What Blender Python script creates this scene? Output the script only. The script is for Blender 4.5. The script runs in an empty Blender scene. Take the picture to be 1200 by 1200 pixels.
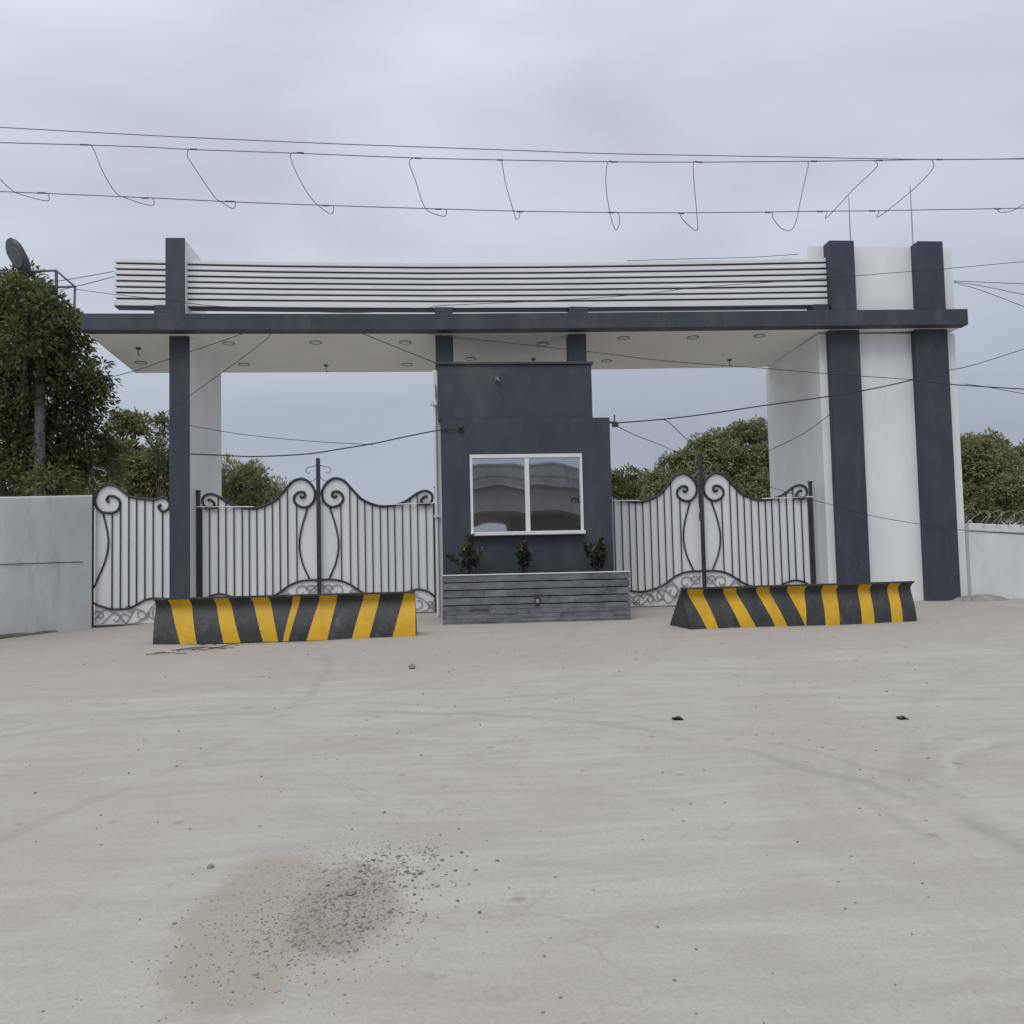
import bpy, bmesh, math, random
import numpy as np
from mathutils import Vector, Matrix

random.seed(7); rng = np.random.default_rng(7)
scene = bpy.context.scene
COL = scene.collection
R = math.radians

# ------------------------------------------------------------------ camera
F_PX, CX, CY, EYE = 1000.0, 606.5, 621.0, 1.6
_dy = np.array([(530 - CX) / F_PX, (678 - CY) / F_PX, 1.0]); _dy /= np.linalg.norm(_dy)
_k = -(_dy[0] * .023 + _dy[1]) / _dy[2]
_dn = np.array([.023, 1.0, _k]); _dn /= np.linalg.norm(_dn)
_dx = np.cross(_dn, _dy)
ROT = np.stack([_dx, _dy, -_dn], 1)          # camera = ROT @ world

def ray(px, py):
    return ROT.T @ np.array([(px - CX) / F_PX, (py - CY) / F_PX, 1.0])
def at(px, py, Y):
    w = ray(px, py); w = w * (Y / w[1]); return Vector((w[0], w[1], w[2] + EYE))
def at_z(px, py, z):
    w = ray(px, py); w = w * ((z - EYE) / w[2]); return Vector((w[0], w[1], w[2] + EYE))

cam = bpy.data.cameras.new('camera'); cam_o = bpy.data.objects.new('camera', cam); COL.objects.link(cam_o)
m = Matrix.Identity(4)
for i in range(3):
    m[i][0] = ROT[0, i]; m[i][1] = -ROT[1, i]; m[i][2] = -ROT[2, i]
m[2][3] = EYE
cam_o.matrix_world = m
cam.sensor_width = 36; cam.lens = F_PX / 1200 * 36
cam.shift_x = -(CX - 600) / 1200; cam.shift_y = (CY - 600) / 1200
cam.clip_start = .05; cam.clip_end = 3000
scene.camera = cam_o

# ------------------------------------------------------------------ materials
def mat(name, c1, c2=None, scale=3., rough=.8, bump=0., bscale=40., metal=0., stretch=(1, 1, 1), lo=.35, hi=.65,
        island=0., spec=.5, detail=6., wear=None):
    M = bpy.data.materials.new(name); M.use_nodes = True
    nt = M.node_tree; N = nt.nodes; L = nt.links
    b = N['Principled BSDF']; b.inputs['Roughness'].default_value = rough; b.inputs['Metallic'].default_value = metal
    b.inputs['Specular IOR Level'].default_value = spec
    tc = N.new('ShaderNodeTexCoord'); mp = N.new('ShaderNodeMapping'); mp.inputs['Scale'].default_value = stretch
    L.new(tc.outputs['Object'], mp.inputs['Vector'])
    col = None
    if c2 is None:
        b.inputs['Base Color'].default_value = (*c1, 1)
    else:
        n = N.new('ShaderNodeTexNoise'); n.inputs['Scale'].default_value = scale; n.inputs['Detail'].default_value = detail
        n.inputs['Roughness'].default_value = .62
        L.new(mp.outputs[0], n.inputs['Vector'])
        r = N.new('ShaderNodeMapRange'); r.inputs['From Min'].default_value = lo; r.inputs['From Max'].default_value = hi
        L.new(n.outputs['Fac'], r.inputs['Value'])
        mx = N.new('ShaderNodeMix'); mx.data_type = 'RGBA'
        mx.inputs[6].default_value = (*c1, 1); mx.inputs[7].default_value = (*c2, 1)
        fac = r.outputs[0]
        if island:
            g = N.new('ShaderNodeNewGeometry'); mm = N.new('ShaderNodeMix'); mm.data_type = 'FLOAT'
            mm.inputs[0].default_value = island
            L.new(r.outputs[0], mm.inputs[2]); L.new(g.outputs['Random Per Island'], mm.inputs[3]); fac = mm.outputs[0]
        L.new(fac, mx.inputs[0]); L.new(mx.outputs[2], b.inputs['Base Color'])
    if wear and c2 is not None:
        wc, wsc, wst, wlo, whi, amt = wear
        wm = N.new('ShaderNodeMapping'); wm.inputs['Scale'].default_value = wst; wm.inputs['Location'].default_value = (3.7, 1.9, 5.2); L.new(tc.outputs['Object'], wm.inputs[0])
        wn_ = N.new('ShaderNodeTexNoise'); wn_.inputs['Scale'].default_value = wsc; wn_.inputs['Detail'].default_value = 8; wn_.inputs['Roughness'].default_value = .68; L.new(wm.outputs[0], wn_.inputs['Vector'])
        wr = N.new('ShaderNodeMapRange'); wr.inputs['From Min'].default_value = wlo; wr.inputs['From Max'].default_value = whi; wr.inputs['To Max'].default_value = amt
        L.new(wn_.outputs['Fac'], wr.inputs['Value'])
        wx = N.new('ShaderNodeMix'); wx.data_type = 'RGBA'; wx.inputs[7].default_value = (*wc, 1)
        L.new(wr.outputs[0], wx.inputs[0]); L.new(mx.outputs[2], wx.inputs[6]); L.new(wx.outputs[2], b.inputs['Base Color'])
    if bump:
        n2 = N.new('ShaderNodeTexNoise'); n2.inputs['Scale'].default_value = bscale; n2.inputs['Detail'].default_value = 5
        L.new(mp.outputs[0], n2.inputs['Vector'])
        bp = N.new('ShaderNodeBump'); bp.inputs['Strength'].default_value = bump; bp.inputs['Distance'].default_value = .02
        L.new(n2.outputs['Fac'], bp.inputs['Height']); L.new(bp.outputs[0], b.inputs['Normal'])
    return M

WHITE = mat('white_plaster', (.74, .77, .79), (.82, .84, .85), 1.3, .85, .12, 30, stretch=(1, 1, .45), wear=((.56, .56, .53), 1.3, (2.2, 2.2, .22), .57, .8, .35))
SOFFIT = mat('ceiling_paint', (.80, .785, .75), (.84, .825, .79), 1.1, .9, .06, 20)
NAVY = mat('slate_blue_paint', (.033, .043, .060), (.046, .057, .076), 2.2, .62, .2, 35, stretch=(1, 1, .5), wear=((.13, .135, .14), 1.1, (1.6, 1.6, .6), .52, .8, .55))
BOARD = mat('white_board_paint', (.72, .745, .77), (.80, .81, .82), 2.0, .7, .04, 30, stretch=(.4, 1, 1))
SLIT = mat('dark_slit_paint', (.05, .06, .08), None, rough=.8)
OLDWALL = mat('weathered_grey_render', (.52, .56, .58), (.70, .72, .72), 1.2, .9, .25, 25, stretch=(1, 1, .55), lo=.3, hi=.7, wear=((.34, .355, .35), 1.6, (1.6, 1.6, .4), .52, .76, .6))
NEWWALL = mat('whitewashed_render', (.60, .645, .68), (.72, .745, .76), 1.4, .9, .25, 25, stretch=(1, 1, .6), wear=((.44, .45, .44), 2.0, (1.5, 1.5, .4), .55, .78, .5))
IRON = mat('black_iron_paint', (.022, .026, .032), (.04, .045, .052), 8, .45, .1, 60)
SHEET = mat('white_gate_sheet', (.72, .75, .77), (.80, .815, .825), 1.6, .5, .04, 8, stretch=(1, 1, .3), wear=((.48, .46, .42), 1.5, (1.5, 1.5, .5), .58, .8, .3))
GREYIRON = mat('grey_scroll_paint', (.22, .23, .24), (.34, .35, .36), 8, .55)
GALV = mat('galvanised_steel', (.10, .105, .11), (.17, .175, .18), 6, .5, metal=.4)
POLEC = mat('grey_concrete_pole', (.16, .165, .17), (.22, .225, .23), 3, .85, .2, 30)
ALU = mat('white_aluminium', (.68, .70, .71), (.76, .77, .77), 4, .4)
DARK = mat('dark_interior', (.02, .022, .025), None, rough=.9)
SLATE = mat('slate_strip', (.075, .083, .10), (.22, .235, .258), 7, .55, .5, 45, stretch=(.6, 1, 1.5), island=.42, lo=.36, hi=.66)
JOINT = mat('dark_joint_mortar', (.03, .033, .038), None, rough=.9)
SOIL = mat('planter_soil', (.05, .04, .03), (.09, .07, .05), 12, .95, .6, 30)
BLACKP = mat('black_barrier_paint', (.026, .029, .030), (.052, .055, .056), 5, .5, .25, 40, stretch=(1, 1, .6), wear=((.17, .16, .14), 5, (1, 1, .5), .56, .74, .6))
YELLOW = mat('yellow_barrier_paint', (.62, .36, .012), (.74, .445, .020), 4, .5, .15, 40, wear=((.25, .18, .05), 6, (1, 1, .5), .60, .74, .5))
BRIDGE = mat('bridge_concrete', (.27, .27, .265), (.38, .375, .36), .8, .9, .2, 10, stretch=(1, 1, .4))
WIREM = mat('black_cable_sheath', (.03, .03, .032), None, rough=.6)
WIREG = mat('grey_tie_wire', (.11, .11, .115), None, rough=.6)
BARK = mat('tree_bark', (.07, .058, .045), (.13, .11, .09), 9, .9, .5, 30)
STONE = mat('grey_stone', (.11, .105, .095), (.36, .325, .29), 20, .9, .4, 60, island=.7)
TWIG = mat('dry_twig', (.06, .05, .04), (.11, .09, .07), 10, .9)
SCRAP = mat('black_scrap', (.02, .02, .022), (.05, .05, .05), 10, .6)
LENS = mat('lamp_glass', (.07, .078, .08), (.10, .105, .105), 6, .2)
LAMPB = mat('lamp_housing', (.03, .033, .036), (.05, .053, .056), 6, .45)
SAND = mat('heaped_sand', (.22, .20, .18), (.33, .31, .28), 8, .95, .6, 40)

GLASS = bpy.data.materials.new('reflective_window_glass'); GLASS.use_nodes = True
b = GLASS.node_tree.nodes['Principled BSDF']
b.inputs['Base Color'].default_value = (.54, .565, .60, 1); b.inputs['Metallic'].default_value = 1; b.inputs['Roughness'].default_value = .015

def leaf_mat(name, c1, c2, c3):
    M = bpy.data.materials.new(name); M.use_nodes = True
    nt = M.node_tree; N = nt.nodes; L = nt.links
    b = N['Principled BSDF']; b.inputs['Roughness'].default_value = .5; b.inputs['Specular IOR Level'].default_value = .35
    g = N.new('ShaderNodeNewGeometry'); tc = N.new('ShaderNodeTexCoord')
    n = N.new('ShaderNodeTexNoise'); n.inputs['Scale'].default_value = .9; n.inputs['Detail'].default_value = 3
    L.new(tc.outputs['Object'], n.inputs['Vector'])
    r = N.new('ShaderNodeMapRange'); r.inputs['From Min'].default_value = .35; r.inputs['From Max'].default_value = .65
    L.new(n.outputs['Fac'], r.inputs['Value'])
    a = N.new('ShaderNodeMix'); a.data_type = 'RGBA'; a.inputs[6].default_value = (*c1, 1); a.inputs[7].default_value = (*c2, 1)
    L.new(r.outputs[0], a.inputs[0])
    p = N.new('ShaderNodeMath'); p.operation = 'POWER'; p.inputs[1].default_value = 3
    L.new(g.outputs['Random Per Island'], p.inputs[0])
    c = N.new('ShaderNodeMix'); c.data_type = 'RGBA'; c.inputs[7].default_value = (*c3, 1)
    L.new(p.outputs[0], c.inputs[0]); L.new(a.outputs[2], c.inputs[6]); L.new(c.outputs[2], b.inputs['Base Color'])
    t = N.new('ShaderNodeBsdfTranslucent'); L.new(c.outputs[2], t.inputs['Color'])
    s = N.new('ShaderNodeMixShader'); s.inputs[0].default_value = .33
    L.new(b.outputs[0], s.inputs[1]); L.new(t.outputs[0], s.inputs[2]); L.new(s.outputs[0], N['Material Output'].inputs['Surface'])
    return M
LEAF_DARK = leaf_mat('dark_leaf', (.082, .106, .046), (.140, .168, .068), (.25, .28, .115))
LEAF_MID = leaf_mat('mid_green_leaf', (.165, .195, .085), (.235, .255, .12), (.38, .37, .20))
LEAF_LIGHT = leaf_mat('light_green_leaf', (.15, .175, .082), (.20, .225, .11), (.29, .30, .16))
LEAF_POT = leaf_mat('glossy_shrub_leaf', (.030, .045, .024), (.055, .074, .038), (.17, .18, .11))

# ------------------------------------------------------------------ mesh helpers
class MB:
    def __init__(s): s.v = []; s.f = []; s.mi = []; s.sm = []
    def add(s, vs, fs, mi=0, smooth=False):
        o = len(s.v); s.v += [tuple(v) for v in vs]
        for f in fs: s.f.append(tuple(i + o for i in f)); s.mi.append(mi); s.sm.append(smooth)
        return s
    def box(s, x0, x1, y0, y1, z0, z1, mi=0):
        vs = [(x0, y0, z0), (x1, y0, z0), (x1, y1, z0), (x0, y1, z0), (x0, y0, z1), (x1, y0, z1), (x1, y1, z1), (x0, y1, z1)]
        return s.add(vs, [(3, 2, 1, 0), (4, 5, 6, 7), (0, 1, 5, 4), (1, 2, 6, 5), (2, 3, 7, 6), (3, 0, 4, 7)], mi)
    def loft(s, rings, mi=0, caps=True, smooth=False):
        n = len(rings[0]); vs = [p for r in rings for p in r]; fs = []
        for i in range(len(rings) - 1):
            for j in range(n):
                k = (j + 1) % n
                fs.append((i * n + j, i * n + k, (i + 1) * n + k, (i + 1) * n + j))
        s.add(vs, fs, mi, smooth)
        if caps:
            s.add(rings[0], [tuple(range(n - 1, -1, -1))], mi); s.add(rings[-1], [tuple(range(n))], mi)
        return s
    def tube(s, pts, r, n=6, mi=0, smooth=True):
        pts = [Vector(p) for p in pts]; rings = []
        rs = r if isinstance(r, (list, tuple)) else [r] * len(pts)
        ref = None
        for i, p in enumerate(pts):
            t = (pts[min(i + 1, len(pts) - 1)] - pts[max(i - 1, 0)])
            if t.length < 1e-9: t = Vector((0, 0, 1))
            t.normalize()
            if ref is None:
                ref = Vector((0, 1, 0)) if abs(t.y) < .9 else Vector((1, 0, 0))
            a = ref - t * ref.dot(t)
            if a.length < 1e-6: a = Vector((1, 0, 0)) - t * t.x
            a.normalize(); ref = a; c = t.cross(a)
            rings.append([p + (a * math.cos(q) + c * math.sin(q)) * rs[i] for q in [2 * math.pi * (j + .5) / n for j in range(n)]])
        return s.loft(rings, mi, True, smooth and n > 4)
    def disc(s, c, r, h, n=20, mi=0):
        a = [Vector(c) + Vector((math.cos(2 * math.pi * j / n) * r, math.sin(2 * math.pi * j / n) * r, 0)) for j in range(n)]
        b = [p - Vector((0, 0, h)) for p in a]
        return s.loft([b, a], mi)
    def build(s, name, mats, parent=None, bevel=0., loc=None):
        me = bpy.data.meshes.new(name)
        off = Vector(parent.matrix_world.translation) if parent is not None else Vector((0, 0, 0))
        if parent is not None: off = Vector(parent.get('_o', (0, 0, 0)))
        if loc is not None: off = Vector(loc)
        me.from_pydata([tuple(Vector(v) - off) for v in s.v], [], s.f)
        me.polygons.foreach_set('material_index', s.mi); me.polygons.foreach_set('use_smooth', s.sm)
        for M in (mats if isinstance(mats, (list, tuple)) else [mats]): me.materials.append(M)
        bm = bmesh.new(); bm.from_mesh(me); bmesh.ops.recalc_face_normals(bm, faces=bm.faces); bm.to_mesh(me); bm.free()
        o = bpy.data.objects.new(name, me); COL.objects.link(o)
        if parent is not None:
            o.parent = parent; po = Vector(parent.get('_o', (0, 0, 0)))
            o.location = off - po
        else: o.location = off
        o['_o'] = tuple(off)
        if bevel:
            bv = o.modifiers.new('bevel', 'BEVEL'); bv.width = bevel; bv.segments = 2; bv.limit_method = 'ANGLE'; bv.angle_limit = R(40)
        return o

def tag(o, label, cat, group=None):
    o['label'] = label; o['category'] = cat
    if group: o['group'] = group
    return o
def thing(name, label, cat, loc, group=None):
    o = bpy.data.objects.new(name, None); COL.objects.link(o); o.location = loc; o['_o'] = tuple(loc); o.empty_display_size = .2
    return tag(o, label, cat, group)
def smooth(pts, k=6):
    P = [np.array(p, float) for p in pts]; out = []
    Q = [2 * P[0] - P[1]] + P + [2 * P[-1] - P[-2]]
    for i in range(1, len(Q) - 2):
        a, b, c, d = Q[i - 1:i + 3]
        for j in range(k):
            t = j / k
            out.append(.5 * (2 * b + (c - a) * t + (2 * a - 5 * b + 4 * c - d) * t * t + (3 * b - a - 3 * c + d) * t ** 3))
    out.append(P[-1]); return out

# ------------------------------------------------------------------ ground
def sstep(a, b, x):
    t = min(1, max(0, (x - a) / (b - a))); return t * t * (3 - 2 * t)
def ground(x, y):
    if y < 16: z = .06 * max(y, -8)
    else: z = .96 + .02 * sstep(16, 18, y)
    z -= .115 * sstep(-4.6, -6.6, x) * sstep(8, 14, y)
    return z
xs = sorted(set([-900, -300, -120, -60, -40, -30, -24, -20, -17, -15, 15, 17, 20, 24, 30, 40, 60, 120, 300, 900] + list(np.arange(-14, 14.01, .2))))
ys = sorted(set([-900, -300, -120, -60, -40, -30, -20, -12, -8, -4, -1, 24, 28, 34, 40, 60, 120, 300, 900] + list(np.arange(0, 20.01, .2))))
def und(x, y):
    if abs(x) > 15 or not (0 < y < 20): return 0
    w = sstep(13.9, 13, y) * .9 + .1
    return w * .012 * (math.sin(1.3 * x + .7 * y) + .8 * math.sin(2.1 * y - .9 * x + 1) + .5 * math.sin(4.3 * x + 1.1) * math.sin(3.7 * y))
g = MB(); nx = len(xs)
vs = [(x, y, ground(x, y) + und(x, y)) for y in ys for x in xs]
fs = [(j * nx + i, j * nx + i + 1, (j + 1) * nx + i + 1, (j + 1) * nx + i) for j in range(len(ys) - 1) for i in range(nx - 1)]
g.add(vs, fs, 0, True)

GM = bpy.data.materials.new('compacted_sandy_ground'); GM.use_nodes = True
nt = GM.node_tree; N = nt.nodes; L = nt.links
pb = N['Principled BSDF']; pb.inputs['Roughness'].default_value = .95; pb.inputs['Specular IOR Level'].default_value = .2
tc = N.new('ShaderNodeTexCoord')
def noise(scale, stretch=(1, 1, 1), rot=0, detail=6, rough=.6, dist=0):
    mp = N.new('ShaderNodeMapping'); mp.inputs['Scale'].default_value = stretch; mp.inputs['Rotation'].default_value = (0, 0, rot)
    L.new(tc.outputs['Object'], mp.inputs[0])
    n = N.new('ShaderNodeTexNoise'); n.inputs['Scale'].default_value = scale; n.inputs['Detail'].default_value = detail
    n.inputs['Roughness'].default_value = rough; n.inputs['Distortion'].default_value = dist
    L.new(mp.outputs[0], n.inputs['Vector']); return n.outputs['Fac']
def rng_(v, a, b, c=0, d=1):
    r = N.new('ShaderNodeMapRange'); r.interpolation_type = 'SMOOTHSTEP'
    for k, q in zip(('From Min', 'From Max', 'To Min', 'To Max'), (a, b, c, d)): r.inputs[k].default_value = q
    L.new(v, r.inputs['Value']); return r.outputs[0]
def math_(op, a, b=None):
    n = N.new('ShaderNodeMath'); n.operation = op
    for i, q in enumerate((a, b)):
        if q is None: continue
        if isinstance(q, (int, float)): n.inputs[i].default_value = q
        else: L.new(q, n.inputs[i])
    return n.outputs[0]
def mix(fac, a, b, blend='MIX'):
    n = N.new('ShaderNodeMix'); n.data_type = 'RGBA'; n.blend_type = blend
    if isinstance(fac, (int, float)): n.inputs[0].default_value = fac
    else: L.new(fac, n.inputs[0])
    for i, q in ((6, a), (7, b)):
        if isinstance(q, tuple): n.inputs[i].default_value = (*q, 1)
        else: L.new(q, n.inputs[i])
    return n.outputs[2]
sep = N.new('ShaderNodeSeparateXYZ'); L.new(tc.outputs['Object'], sep.inputs[0])
X_, Y_ = sep.outputs[0], sep.outputs[1]
def dist_to_(cx, cy):
    return math_('SQRT', math_('ADD', math_('POWER', math_('SUBTRACT', X_, cx), 2), math_('POWER', math_('SUBTRACT', Y_, cy), 2)))
big = noise(.55, (1, 1, 1)); mid = noise(2.2, (.5, 1.4, 1), .3, 8, .65, .6); streak = noise(1.6, (.35, 2.2, 1), -.25, 7, .7, .8); fine = noise(55, detail=3)
c = mix(rng_(mid, .33, .67), (.378, .350, .312), (.447, .421, .381))
c = mix(rng_(streak, .35, .7, 0, .75), c, (.475, .450, .412))
c = mix(rng_(big, .45, .62, 0, .45), c, (.375, .338, .302))
hs = noise(1.0, (.5, 9, 1), .06, 6, .6, .5)
c = mix(rng_(hs, .38, .62, 0, .30), c, (.36, .338, .31))
dd = dist_to_(4.4, 4.4)
cb = N.new('ShaderNodeCombineXYZ'); L.new(math_('MULTIPLY', dd, 7.0), cb.inputs[0]); L.new(math_('MULTIPLY', X_, .25), cb.inputs[1])
rn = N.new('ShaderNodeTexNoise'); rn.inputs['Scale'].default_value = 1.0; rn.inputs['Detail'].default_value = 4; L.new(cb.outputs[0], rn.inputs['Vector'])
rm = math_('MULTIPLY', rng_(dd, 3.6, 1.2), rng_(noise(.8), .4, .6))
c = mix(math_('MULTIPLY', rng_(rn.outputs['Fac'], .42, .62), math_('MULTIPLY', rm, .55)), c, (.33, .305, .28))
cl = math_('ABSOLUTE', math_('SUBTRACT', noise(.9, (1, 1, 1), 0, 5, .6), .5))
c = mix(math_('MULTIPLY', rng_(cl, .012, .002, 0, .28), rng_(noise(.7, (1, 1.3, 1), 1.0, 3), .5, .6)), c, (.30, .25, .215))
grit = noise(130, detail=2); c = mix(rng_(grit, .60, .72, 0, .5), c, (.24, .22, .20)); c = mix(rng_(grit, .36, .28, 0, .35), c, (.55, .53, .50))
# loose brown earth in front of the gates
edge = math_('ADD', Y_, math_('ADD', math_('MULTIPLY', math_('SUBTRACT', noise(.8, (.5, 1, 1), 0, 5), .5), 2.0), math_('MULTIPLY', X_, -.2)))
c = mix(rng_(edge, 9.15, 9.6, 0, .62), c, (.378, .336, .297))
# reddish patch at the lower left
def dist_to(cx, cy, sx, sy):
    return math_('SQRT', math_('ADD', math_('POWER', math_('MULTIPLY', math_('SUBTRACT', X_, cx), 1 / sx), 2), math_('POWER', math_('MULTIPLY', math_('SUBTRACT', Y_, cy), 1 / sy), 2)))
wob = math_('MULTIPLY', math_('SUBTRACT', noise(3.2, detail=7, rough=.65), .5), 1.5)
c = mix(rng_(math_('ADD', dist_to(-.82, 3.62, .30, .78), wob), 1.18, .74, 0, .75), c, (.335, .290, .240))
c = mix(rng_(math_('ADD', dist_to(-.46, 3.75, .24, .5), wob), 1.15, .7, 0, .65), c, (.275, .235, .20))
# tyre tracks
def arc(cx, cy, r, w, amt, col):
    global c
    d = math_('ABSOLUTE', math_('SUBTRACT', math_('ADD', dist_to(cx, cy, 1, 1), math_('MULTIPLY', math_('SUBTRACT', noise(2.5), .5), .25)), r))
    a = math_('MULTIPLY', rng_(d, w, w * .3, 0, amt), rng_(noise(1.4, detail=5), .36, .56))
    c = mix(a, c, col)
arc(-1.41, 3.6, 4.13, .09, .5, (.29, .275, .255)); arc(-1.41, 3.6, 4.45, .05, .4, (.30, .285, .265))
arc(-6.2, 14.6, 8.2, .14, .25, (.30, .28, .26)); arc(-6.2, 14.6, 9.7, .12, .25, (.31, .29, .27)); arc(9.5, 3.0, 6.9, .12, .25, (.31, .29, .27))
arc(9.5, 3.0, 5.6, .1, .4, (.48, .46, .44)); arc(4.4, 4.5, 1.5, .05, .5, (.48, .46, .44)); arc(4.4, 4.5, 1.75, .05, .4, (.32, .30, .28)); arc(4.4, 4.5, 2.1, .06, .4, (.32, .30, .28))
arc(-11, 9, 9.6, .08, .4, (.31, .275, .25)); arc(1.0, -6, 12.2, .05, .35, (.47, .455, .43))
# brown damp spots
vo = N.new('ShaderNodeTexVoronoi'); vo.inputs['Scale'].default_value = 4.2; vo.inputs['Randomness'].default_value = 1
mpv = N.new('ShaderNodeMapping'); mpv.inputs['Scale'].default_value = (.8, 1.0, .01)
L.new(tc.outputs['Object'], mpv.inputs[0]); L.new(mpv.outputs[0], vo.inputs['Vector'])
sp = math_('ADD', vo.outputs['Distance'], math_('MULTIPLY', math_('SUBTRACT', noise(14, detail=4), .5), .28))
sepc = N.new('ShaderNodeSeparateColor'); L.new(vo.outputs['Color'], sepc.inputs[0])
c = mix(math_('MULTIPLY', rng_(sp, .16, .05, 0, .7), rng_(sepc.outputs[0], .5, .8)), c, (.27, .225, .195))
c = mix(rng_(fine, .3, .7, 0, .22), c, (.26, .25, .235))
L.new(c, pb.inputs['Base Color'])
bp = N.new('ShaderNodeBump'); bp.inputs['Strength'].default_value = .6; bp.inputs['Distance'].default_value = .03
hh = math_('ADD', math_('MULTIPLY', mid, .8), math_('ADD', math_('MULTIPLY', fine, .18), math_('MULTIPLY', noise(14, (.6, 1.4, 1), .2, 5), .35)))
L.new(hh, bp.inputs['Height']); L.new(bp.outputs[0], pb.inputs['Normal'])
go = g.build('ground', GM); go['kind'] = 'structure'
def gz(x, y): return ground(x, y) + und(x, y)
def at_g(px, py):
    w = ray(px, py); lo, hi = .5, 60.
    for _ in range(60):
        mdl = (lo + hi) / 2; p = w * (mdl / w[1])
        if p[2] + EYE > gz(p[0], p[1]): lo = mdl
        else: hi = mdl
    return Vector((p[0], p[1], gz(p[0], p[1])))

# ------------------------------------------------------------------ gateway
def bz(x): return 6.19 + .0105 * max(0, x)
GW = thing('entrance_gateway', 'tall white and slate blue entrance gateway with flat roof, slatted parapet and striped tower', 'gateway', (0, 16, .95))
BX = [-6.55, -3, -.4, 2.8, 6, 10.08]
mb = MB(); mb.loft([[(x, 15.6, bz(x)), (x, 15.85, bz(x)), (x, 15.85, bz(x) + .31), (x, 15.6, bz(x) + .31)] for x in BX])
mb.build('fascia_beam', NAVY, GW, .012)
mb = MB(); SX = [-6.53, -3, -.4, 2.8, 6, 10.06]
mb.loft([[(x, 15.85, bz(x) + .004), (x - (.18 if x < -6 else 0), 18.72, bz(x) - .02), (x - (.18 if x < -6 else 0), 18.72, bz(x) + .25), (x, 15.85, bz(x) + .25)] for x in SX])
mb.build('roof_slab', SOFFIT, GW, .01)
mb = MB(); mb.box(-5.12, -4.77, 16.0, 18.18, .7, 6.2); pil = mb.build('pillar', WHITE, GW, .01)
mb = MB(); mb.box(-5.125, -4.765, 15.97, 16.0, .7, 6.19); mb.build('painted_face', NAVY, pil)
mb = MB(); mb.box(-5.07, -4.74, 15.63, 17.0, 6.5, 7.89); fin = mb.build('roof_fin', WHITE, GW, .01)
mb = MB(); mb.box(-5.075, -4.735, 15.602, 15.63, 6.5, 7.893); mb.build('painted_face', NAVY, fin)
# slatted parapet
def ptop(x): return float(np.interp(x, [-6.04, -3.2, -.37, 2, 4.86, 7.36], [7.575, 7.53, 7.515, 7.54, 7.60, 7.665]))
def pbot(x): return float(np.interp(x, [-6.04, -3.2, -.37, 2, 4.86, 7.36], [6.70, 6.67, 6.66, 6.67, 6.70, 6.735]))
PX = list(np.linspace(-6.04, 7.36, 15))
def band(z0, z1, y0, y1, xa=None):
    ring = []
    for i, x in enumerate(PX):
        if xa and i == 0: x = xa
        a, b_ = pbot(x), ptop(x); h = b_ - a
        ring.append([(x, y0, a + h * z0), (x, y1, a + h * z0), (x, y1, a + h * z1), (x, y0, a + h * z1)])
    return ring
mb = MB(); mb.loft(band(.0, .985, 15.80, 15.99, -6.0)); par = mb.build('slatted_parapet', SLIT, GW)
mb = MB()
nb = 8; pitch = 1.0 / nb
for i in range(nb):
    mb.loft(band(i * pitch + (.045 if i else .004), (i + 1) * pitch - .0, 15.775, 15.80))
    mb.box(-6.04, -6.0, 15.80, 15.97, pbot(-6) + .875 * (i * pitch + .045), pbot(-6) + .875 * (i + 1) * pitch)
mb.build('white_boards', BOARD, par, .004)
mb = MB(); mb.loft([[(x, 15.79, pbot(x) - .012), (x, 16.02, pbot(x) - .012), (x, 16.02, pbot(x) - .001), (x, 15.79, pbot(x) - .001)] for x in PX]); mb.build('underside_plate', SLIT, par)
for x0, x1 in ((-5.3, -5.075), (-.23, .1), (2.3, 2.64), (7.04, 7.34)):
    mb = MB(); mb.box(x0, x1, 15.68, 16.0, bz(x0) + .312, pbot(x0) - .014); mb.build('bearing_block', NAVY, GW)
# tower
mb = MB(); mb.box(7.27, 10.08, 16.05, 18.9, .6, 6.25); tw = mb.build('tower', WHITE, GW, .012)
for x0, x1 in ((7.42, 8.03), (9.16, 9.83)):
    mb = MB(); mb.box(x0, x1, 15.89, 16.05, .7, bz(x0)); mb.build('pilaster', NAVY, tw, .01)
mb = MB(); mb.box(7.30, 9.99, 15.87, 18.6, 6.5, 7.95); mb.box(7.09, 7.30, 15.87, 16.0, 6.76, 7.95); tp = mb.build('tower_parapet', WHITE, GW, .012)
for x0, x1, d in ((7.365, 7.86, 15.605), (9.14, 9.65, 15.605)):
    mb = MB(); mb.box(x0, x1, d, 15.87, bz(x0) + .312, 7.945); mb.build('pilaster', NAVY, tp, .008)
for x0, x1 in ((-.235, .1), (2.295, 2.64)):
    mb = MB(); mb.box(x0, x1, 15.95, 16.25, 5.44, bz(x0)); mb.build('roof_post', NAVY, GW, .008)
for px, py in ((268, 402), (286, 426), (370, 401), (475, 401), (477, 426), (551, 420), (636, 404), (731, 398), (812, 398), (890, 397), (711, 424), (165, 424)):
    p = at_z(px, py, 6.19); p.z = bz(p.x) - .02 * (p.y - 15.85) / 2.87
    mb = MB()
    n = 20
    ro = [[Vector((p.x + math.cos(2 * math.pi * j / n) * r, p.y + math.sin(2 * math.pi * j / n) * r, p.z + h)) for j in range(n)] for r, h in ((.12, .01), (.12, -.012), (.105, -.016), (.085, -.006))]
    mb.loft(ro, 0, False, True)
    dl = mb.build('downlight', GREYIRON, GW)
    mb = MB(); mb.disc((p.x, p.y, p.z - .002), .09, .004, 18); mb.build('lamp_lens', ALU, dl)
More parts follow.
